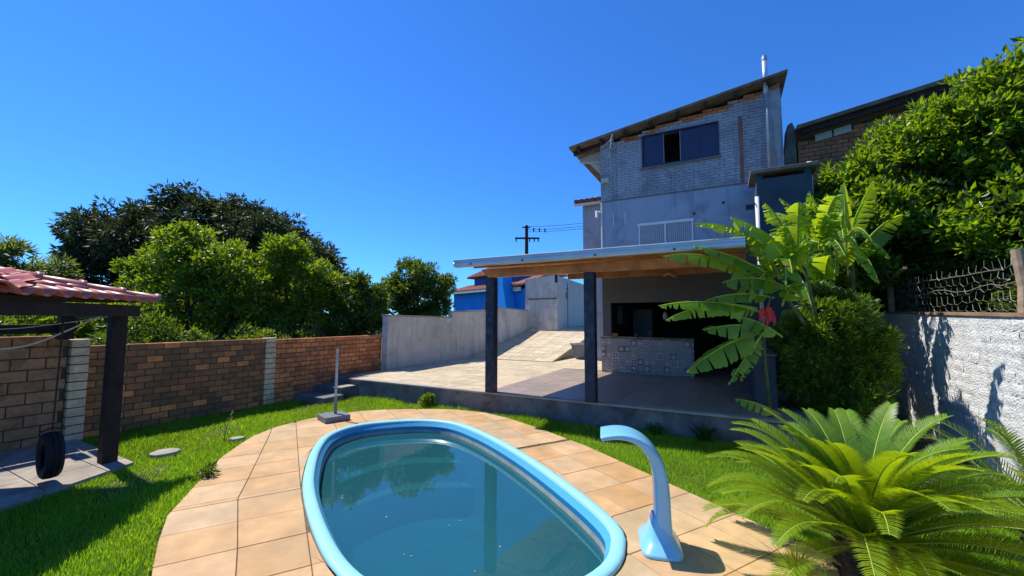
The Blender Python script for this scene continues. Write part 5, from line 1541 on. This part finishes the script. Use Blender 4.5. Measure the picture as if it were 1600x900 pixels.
# ---- banana / heliconia clump
def banana_leaf(root, base, tip, arch, width, seed, torn=.5, brown=0.0, bright=.5, roll=-.55, sag=None):
    width = width * 1.7
    r_ = random.Random(seed)
    A, B = Vector(base), Vector(tip)
    n = 44; P = []
    for i in range(n + 1):
        t = i / n; q = A.lerp(B, t) + Vector((0, 0, arch * 4 * t * (1 - t))); P.append(q)
    rb = MB(); rb.tube(P, [.013 * (1 - .8 * i / n) + .0015 for i in range(n + 1)], 6)
    lf = rb.build('leaf', M['rib'], root, smooth=True)
    V = []; F = []; T = []
    ch = (B - A).normalized()
    for side in (-1, 1):
        droop = r_.uniform(.5, .8) if sag is None else sag; width_ = width
        i = 4
        while i < n:
            seg = r_.choice((2, 3, 4, 6)) if r_.random() < torn else r_.choice((7, 9, 12))
            j = min(n, i + seg)
            droop = r_.uniform(.45, 1.15) if r_.random() < torn else droop * .7 + .3 * r_.uniform(.5, .8)
            rows = []
            for k in range(i, j + 1):
                t = k / n
                tang = (P[min(n, k + 1)] - P[max(0, k - 1)]).normalized()
                sd_ = tang.cross(Vector((0, 0, 1)))
                if sd_.length < .15: sd_ = tang.cross(Vector((.3, -1, 0)))
                sd_.normalize()
                sd_ = Matrix.Rotation(roll, 3, tang) @ sd_
                up_ = sd_.cross(tang)
                prof = min(1, (t - .06) / .16) ** .6 * (max(0, 1 - t) / .42) ** .62 if t > .58 else min(1, max(0, (t - .06)) / .16) ** .6
                wv = width * max(.02, min(1, prof)) * (1 + .05 * sin(k * 1.9 + seed))
                shrink = .97 if k in (i, j) else 1
                off = 0.0
                if k == i: off = .006
                if k == j: off = -.006
                row = []
                for q in range(4):
                    s_ = q / 3 * wv * shrink
                    dn = droop * (q / 3) ** 1.35 * wv * .85
                    row.append(P[k] + sd_ * side * s_ * (1 - min(droop, 1.0) * .45) + up_ * (.10 * wv * (q / 3) - dn) + tang * (s_ * .22 + off * q))
                rows.append(row)
            b0 = len(V)
            for row in rows: V += [list(x) for x in row]
            tb_ = bright + r_.uniform(-.22, .22)
            for ri, row in enumerate(rows):
                for q in range(4):
                    tv = tb_
                    if brown and q == 3 and r_.random() < brown: tv = 1.0
                    if brown > .5 and r_.random() < .4: tv = 1.0
                    T.append(float(np.clip(tv, 0, 1)))
            for ri in range(len(rows) - 1):
                for q in range(3):
                    a = b0 + ri * 4 + q
                    F.append((a, a + 1, a + 5, a + 4))
            i = j
    me = np_mesh('blade', V, F, M['banana'], T, smooth=True)
    link('blade', me, lf)

def nearer(p, k=.885):
    return (p[0] * k, p[1] * k, 1.7 + (p[2] - 1.7) * k)
def clump(root_loc, label, stems, leaves, cat='banana plant'):
    root = empty('banana_plant', root_loc, label, cat)
    for pts, r in stems:
        mb = MB(); mb.tube(pts, [r, r * .85, r * .6][:len(pts)], 9); mb.build('stem', M['stem'], root, smooth=True)
    for L_ in leaves: banana_leaf(root, *L_)
clump((.72, 6.35, 0), 'banana plant with long torn leaves reaching left in front of the canopy', [
    ([(1.25, 7.4, 0), (1.05, 7.1, 1.5), (.64, 6.40, 2.1)], .034), ([(.50, 6.70, 0), (.44, 6.5, 1.0), (.40, 6.30, 1.7)], .026), ([(1.3, 7.4, 0), (1.15, 7.2, 1.6), (.92, 6.50, 2.4)], .034)], [
    (nearer((.46, 7.05, 2.25)), nearer((-.80, 6.28, 2.62)), .16, .13, 1, .6, .15, .45),
    (nearer((.60, 7.10, 2.35)), nearer((-.40, 6.48, 2.78)), .06, .11, 2, .3, .0, .5),
    (nearer((.80, 7.15, 2.55)), nearer((-.38, 6.46, 3.10)), .16, .11, 3, .9, .75, .5),
    (nearer((1.05, 7.2, 2.45)), nearer((.10, 6.70, 3.20)), .10, .16, 4, .25, .05, .75),
    (nearer((.82, 7.15, 2.15)), nearer((-.05, 6.70, 2.24)), .10, .14, 5, .4, .0, .35),
    (nearer((.62, 7.1, 2.02)), nearer((-.27, 6.62, 1.98)), .07, .09, 6, .2, .0, .4),
    (nearer((.50, 7.08, 1.78)), nearer((-.80, 6.36, 1.68)), .17, .13, 7, .55, .1, .6),
    (nearer((.40, 7.05, 1.86)), nearer((-.88, 6.30, 1.90)), .07, .10, 8, .5, .1, .55),
    (nearer((.55, 7.05, 1.58)), nearer((-.32, 6.62, 1.55)), .05, .12, 9, .5, .1, .3),
    (nearer((.44, 7.05, 1.50)), nearer((-.55, 6.55, .92)), .09, .16, 10, .12, .02, .6),
    (nearer((.44, 7.02, 1.48)), nearer((-.02, 6.82, .74)), .02, .07, 11, .9, .5, .6),
    (nearer((.70, 7.1, 1.45)), nearer((.12, 6.84, 1.75)), .05, .12, 12, .3, .05, .6),
    (nearer((.44, 7.02, 1.48)), nearer((.14, 6.86, .80)), .05, .07, 13, .9, .3, .5),
    (nearer((.62, 7.1, .34)), nearer((.06, 6.90, .54)), .04, .09, 14, .1, .0, .85),
    (nearer((.95, 7.18, 2.6)), nearer((.55, 6.9, 3.4)), .10, .11, 15, .9, .35, .45),
    (nearer((.95, 7.18, 2.5)), nearer((.95, 6.85, 3.35)), .10, .14, 16, .8, .2, .55),
    (nearer((.70, 7.12, 2.3)), nearer((.45, 6.85, 2.95)), .05, .10, 17, .5, .3, .6),
    (nearer((.72, 7.12, 1.9)), nearer((.95, 6.8, 2.2)), .12, .12, 18, .5, .2, .3)])
clump((1.5, 7.5, 0), 'banana plant with upright bright leaf towering above the rounded shrub', [
    ([(1.5, 8.4, 0), (1.52, 8.4, 1.5), (1.58, 8.35, 2.8)], .06), ([(1.8, 8.6, 0), (1.85, 8.6, 1.5), (1.88, 8.6, 2.9)], .055)], [
    (nearer((1.60, 7.60, 2.35), 1.09), nearer((1.60, 7.50, 3.72), 1.09), .0, .12, 21, .1, .0, .9, 0.0, .15),
    (nearer((1.40, 7.5, 2.5), 1.09), nearer((1.15, 7.3, 3.6), 1.09), .05, .14, 22, .7, .2, .5),
    (nearer((1.40, 7.5, 2.6), 1.09), nearer((1.18, 7.3, 3.55), 1.09), .02, .13, 23, .8, .15, .55),
    (nearer((1.45, 7.5, 2.6), 1.09), nearer((.75, 7.1, 3.5), 1.09), .12, .13, 24, .8, .3, .5),
    (nearer((1.72, 7.7, 2.7), 1.09), nearer((2.05, 7.45, 2.55), 1.09), .22, .12, 25, .6, .3, .5),
    (nearer((1.72, 7.7, 2.7), 1.09), nearer((1.9, 7.4, 2.2), 1.09), .18, .12, 26, .7, .25, .55),
    (nearer((1.50, 7.5, 2.6), 1.09), nearer((1.35, 7.15, 2.25), 1.09), .18, .11, 27, .8, .3, .45),
    (nearer((1.60, 7.7, 2.8), 1.09), nearer((1.95, 7.6, 3.7), 1.09), .06, .14, 28, .6, .1, .5),
    (nearer((1.45, 7.5, 2.6), 1.09), nearer((1.05, 7.1, 2.45), 1.09), .15, .12, 29, .6, .2, .55),
    (nearer((1.45, 7.6, 2.8), 1.09), nearer((1.45, 7.3, 3.3), 1.09), .15, .13, 30, .7, .2, .5),
    (nearer((1.72, 7.8, 2.6), 1.09), nearer((2.3, 7.7, 3.2), 1.09), .15, .13, 31, .7, .2, .5),
    (nearer((1.30, 7.3, 2.3), 1.09), nearer((.62, 6.8, 2.9), 1.09), .12, .13, 33, .6, .2, .6),
    (nearer((1.30, 7.3, 2.2), 1.09), nearer((.70, 6.7, 2.45), 1.09), .14, .13, 34, .6, .2, .55),
    (nearer((1.35, 7.3, 2.1), 1.09), nearer((.85, 6.7, 1.95), 1.09), .16, .13, 35, .6, .2, .45),
    (nearer((1.25, 7.2, 2.2), 1.09), nearer((1.25, 6.7, 2.55), 1.09), .12, .13, 36, .5, .2, .6),
    (nearer((1.15, 7.2, 1.9), 1.09), nearer((.65, 6.6, 1.55), 1.09), .14, .13, 37, .6, .3, .4),
    (nearer((1.45, 7.4, 2.5), 1.09), nearer((1.75, 6.9, 2.6), 1.09), .12, .12, 38, .5, .2, .6)])
_rb = random.Random(77)
_extra = []
for cx_, cy_, cz_, num in ((.72, 6.45, 2.35, 12), (1.15, 7.0, 2.75, 12), (1.65, 8.0, 3.05, 10)):
    for k in range(num):
        a = radians(_rb.uniform(120, 300)); r0 = _rb.uniform(.5, .85); dz = _rb.uniform(-.55, .55)
        tip = (cx_ + r0 * cos(a), cy_ + r0 * sin(a) * .8, cz_ + dz)
        _extra.append(((cx_ + .08 * cos(a), cy_ + .08 * sin(a), cz_ - .1), tip, _rb.uniform(.12, .26), _rb.uniform(.06, .10), 200 + len(_extra), _rb.uniform(.6, 1.0), _rb.choice((.0, .1, .3, .7)), _rb.uniform(.3, .8), _rb.uniform(-.8, -.2)))
_bp = [o for o in COL.objects if o.name.startswith('banana_plant')]
for k, e in enumerate(_extra): banana_leaf(_bp[0] if k < 18 else _bp[-1], *e)
hf = empty('red_flower', (.45, 6.15, 1.74), 'bright red hanging bract among the banana leaves', 'flower')
mb = MB()
for k, (dx, dz, l) in enumerate(((0, 0, .2), (.045, .01, .19), (-.045, .02, .17), (.02, .05, .18))):
    b = Vector((.45 + dx, 6.15 - .012 * k, 1.80 + dz)); 
    mb.add([b + Vector((-.03, 0, 0)), b + Vector((0, -.02, .03)), b + Vector((.035, 0, 0)), b + Vector((.03 + dx * .6, -.01, -l * .6)), b + Vector((dx * .8, -.01, -l)), b + Vector((-.02 + dx * .5, 0, -l * .6))], [(0, 1, 2, 3), (0, 3, 4, 5)])
mb.build('bract', M['red'], hf)
MB().tube([(.45, 6.16, 1.80), (.50, 6.2, 1.95), (.54, 6.26, 2.05)], .01, 6).build('stalk', M['stem'], hf)

# ---- small plants
def tuft(name, loc, h, n, label, cat, mat='darkbush', w=.02, seed=1, lean=.35, group=None):
    r_ = np.random.default_rng(seed)
    V = []; F = []; T = []
    for k in range(n):
        a = r_.uniform(0, 2 * pi); r0 = r_.uniform(0, .04); L = h * r_.uniform(.6, 1.1); ln = r_.uniform(.1, 1) * lean
        b = np.array([loc[0] + r0 * cos(a), loc[1] + r0 * sin(a), loc[2]]); d = np.array([cos(a) * ln, sin(a) * ln, 1.0]); s_ = np.array([-sin(a), cos(a), 0]) * w / 2
        m_ = b + d * L * .5; tp = b + d * L + np.array([cos(a), sin(a), -.6]) * L * ln * .5
        i = len(V); V += [b - s_ * .6, b + s_ * .6, m_ + s_, m_ - s_, tp]; F += [(i, i + 1, i + 2), (i, i + 2, i + 3), (i + 3, i + 2, i + 4)]; T += [r_.uniform(.2, .9)] * 5
    o = link(name, np_mesh(name, V, F, M[mat], T))
    return tag(o, label, cat, group)
def small_bush(loc, r, label, seed, n=180, mat='bush', ll=.05, lw=.022):
    e = empty('weed_bush', loc, label, 'plant')
    foliage('leaves', [(loc[0], loc[1], loc[2] + r * .8, r), (loc[0] + r * .4, loc[1], loc[2] + r * 1.3, r * .6)], n, 8, ll, lw, M[mat], e, seed=seed, clump=.4)
    MB().tube([loc, (loc[0], loc[1], loc[2] + r)], .008, 5).build('stem', M['stem'], e)
small_bush((-5.15, 6.28, .02), .13, 'small bright bush at the foot of the terrace wall near the middle', 41)
tuft('shaded_weed', (-.98, 6.36, -.02), .24, 46, 'dark broad-bladed weed at the terrace wall, left of the taller one', 'weed', 'darkbush', .03, 71, .75)
tuft('shaded_weed', (-.34, 6.36, -.02), .34, 60, 'taller dark broad-bladed weed at the terrace wall near the banana plant', 'weed', 'darkbush', .035, 72, .7)
small_bush((-4.98, 2.42, .0), .09, 'low leafy weed growing at the left edge of the pool deck', 44, n=90, mat='darkbush', ll=.06)
dw = empty('dry_weed', (-6.25, 3.28, 0), 'thin brown dried seed stalk standing in the lawn left of the deck', 'weed')
MB().tube([(-6.25, 3.28, 0), (-6.22, 3.30, .2), (-6.18, 3.33, .42)], [.005, .004, .002], 5).build('stem', M['dryleaf'], dw)
r_ = random.Random(5); sd_m = MB()
for k in range(26):
    t_ = .15 + .85 * k / 26; p = Vector((-6.25 + .07 * t_, 3.28 + .05 * t_, .42 * t_)); a = r_.uniform(0, 6.3); l = r_.uniform(.02, .05)
    q = p + Vector((cos(a) * l, sin(a) * l, .015)); s_ = Vector((-sin(a), cos(a), .3)) * .008
    sd_m.add([p, p.lerp(q, .6) + s_, q, p.lerp(q, .6) - s_], [(0, 1, 2, 3)])
sd_m.build('seed_heads', M['dryleaf'], dw)
# flower spikes behind the cycad
for i, (x, y, z0, z1, m_, lab) in enumerate(((1.42, 5.9, .0, .66, 'rust_red', 'russet flower spike with yellow tip behind the cycad'), (1.06, 5.8, .0, .58, 'yellow_green', 'short yellow green flower bud behind the cycad'))):
    e = empty('flower_spike', (x, y, z0), lab, 'flower')
    MB().tube([(x, y, z0), (x, y, z1)], .008, 6).build('stalk', M['stem'], e)
    mb = MB(); rr = random.Random(i)
    for k in range(120 if i == 0 else 50):
        t_ = rr.random(); zz = z1 - (.30 if i == 0 else .08) * t_; a = rr.uniform(0, 6.3); l = (.02 + .05 * t_)
        p = Vector((x, y, zz)); q = p + Vector((cos(a) * l, sin(a) * l, .02)); s_ = Vector((-sin(a), cos(a), .2)) * .010
        mb.add([p, p.lerp(q, .6) + s_, q, p.lerp(q, .6) - s_], [(0, 1, 2, 3)])
    mb.build('bracts', M[m_], e)
    MB().tube([(x, y, z1 - .01), (x, y, z1 + .03), (x, y, z1 + .06)], [.03, .035, .008], 8).build('tip', M['yellow_green'], e)
for i, (x, y, l, w_, rz) in enumerate(((-6.28, 2.62, .28, .16, .4), (-6.12, 3.38, .16, .10, .4))):
    o = MB().prism([(x + cos(a + rz) * l * .5 * (1 + .1 * sin(3 * a)), y + sin(a + rz) * w_ * (1 + .1 * cos(2 * a))) for a in np.linspace(0, 2 * pi, 10)[:-1]], -.01, .045).build('stepping_stone', M['concrete'], bevel=.008)
    tag(o, ('flat pale stepping stone in the lawn near the shelter post', 'smaller flat stone in the lawn beside the dried weed')[i], 'stone')
for i, (x, y, h, n) in enumerate(((.42, 3.05, .28, 70), (.35, 3.35, .22, 50), (.55, 2.85, .25, 60), (.30, 2.95, .2, 40))):
    tuft('grass_tuft', (x, y, .0), h, n, 'long grass tuft growing under the near side of the big cycad', 'grass tuft', 'grass', .009, 60 + i, .9, 'grass tufts under the cycad')

# ---- lawn of real blades
def lawn():
    r_ = np.random.default_rng(99)
    N = 900000
    x = r_.uniform(-8.1, 2.6, N); y = r_.uniform(-.2, 7.2, N)
    # camera-distance thinning: dense near, sparser far
    d = np.sqrt(x * x + y * y)
    keep = r_.random(N) < np.clip(1.25 - d / 12, .45, 1)
    fwd = -.4655 * x + .885 * y; lat = .885 * x + .4655 * y
    keep &= (fwd > .8) & (np.abs(lat) < fwd * 1.35 + .3)
    u = x * U0.x + y * U0.y; v = x * V0.x + y * V0.y
    ins = np.ones(N, bool)
    H = DECKH
    for i in range(len(H)):
        a, b = H[i], H[(i + 1) % len(H)]
        e = hypot(b[0] - a[0], b[1] - a[1])
        ins &= ((b[0] - a[0]) * (v - a[1]) - (b[1] - a[1]) * (u - a[0])) / e >= -.004 + .02 * np.sin(x * 9.0) * np.sin(y * 7.0)
    keep &= ~ins
    keep &= ~((y > 6.44) & (x > -7.40)) & ~((y > 5.54) & (x < -7.11)) & ~((y > 6.0) & (x < -7.2))
    S = hull(SFP); ins = np.ones(N, bool)
    for i in range(len(S)):
        a, b = S[i], S[(i + 1) % len(S)]
        ins &= ((b[0] - a[0]) * (y - a[1]) - (b[1] - a[1]) * (x - a[0])) / hypot(b[0] - a[0], b[1] - a[1]) >= .0
    keep &= ~ins
    bare = np.sin(x * 2.3 + y * 1.1) + np.sin(x * 1.3 - y * 2.9 + 2) + np.sin(x * 5.1 + y * 4.7 + 1)
    keep &= (r_.random(N) < np.where(bare > 1.7, .35, 1))
    for (sx, sy, a_, b_) in ((-6.28, 2.62, .17, .17), (-6.12, 3.38, .08, .08)):
        keep &= (x - sx) ** 2 + (y - sy) ** 2 > a_ * a_ * .75
    x = x[keep]; y = y[keep]; n = len(x); u = u[keep]; v = v[keep]
    h = r_.uniform(.022, .055, n) * (1 + .35 * np.sin(x * 3.7) * np.sin(y * 4.1))
    edge = (y > 6.1) | (x > -.2) & (y < 3.6)
    h = np.where(edge, h * 1.7, h)
    tall = r_.random(n) < .012; h = np.where(tall, h * 2.0, h)
    az = r_.uniform(0, 2 * pi, n); ln = r_.uniform(.1, .95, n)
    w_ = r_.uniform(.0025, .0048, n)
    base = np.stack([x, y, np.full(n, -.004)], 1); dirv = np.stack([np.cos(az) * ln, np.sin(az) * ln, np.ones(n)], 1)
    sv = np.stack([-np.sin(az), np.cos(az), np.zeros(n)], 1) * w_[:, None]
    tip = base + dirv * h[:, None]
    V = np.stack([base - sv, base + sv, tip], 1).reshape(-1, 3)
    F = np.arange(n * 3).reshape(-1, 3)
    patch = .5 + .25 * np.sin(x * 1.7 + 1) * np.sin(y * 1.9) + .12 * np.sin(x * 6.1 + y * 5.3)
    T = np.clip(patch * .6 + r_.uniform(0, .5, n), 0, .9); T = np.where(r_.random(n) < .05, 1, T)
    o = link('lawn', np_mesh('lawn', V, F, M['grass'], np.repeat(T, 3)))
    tag(o, 'short bright green lawn grass around the pool deck', 'grass', kind='stuff')
    print('grass blades', n)
lawn()
print('tris approx', sum(len(o.data.polygons) for o in COL.objects if o.type == 'MESH'), 'objects', len(COL.objects))
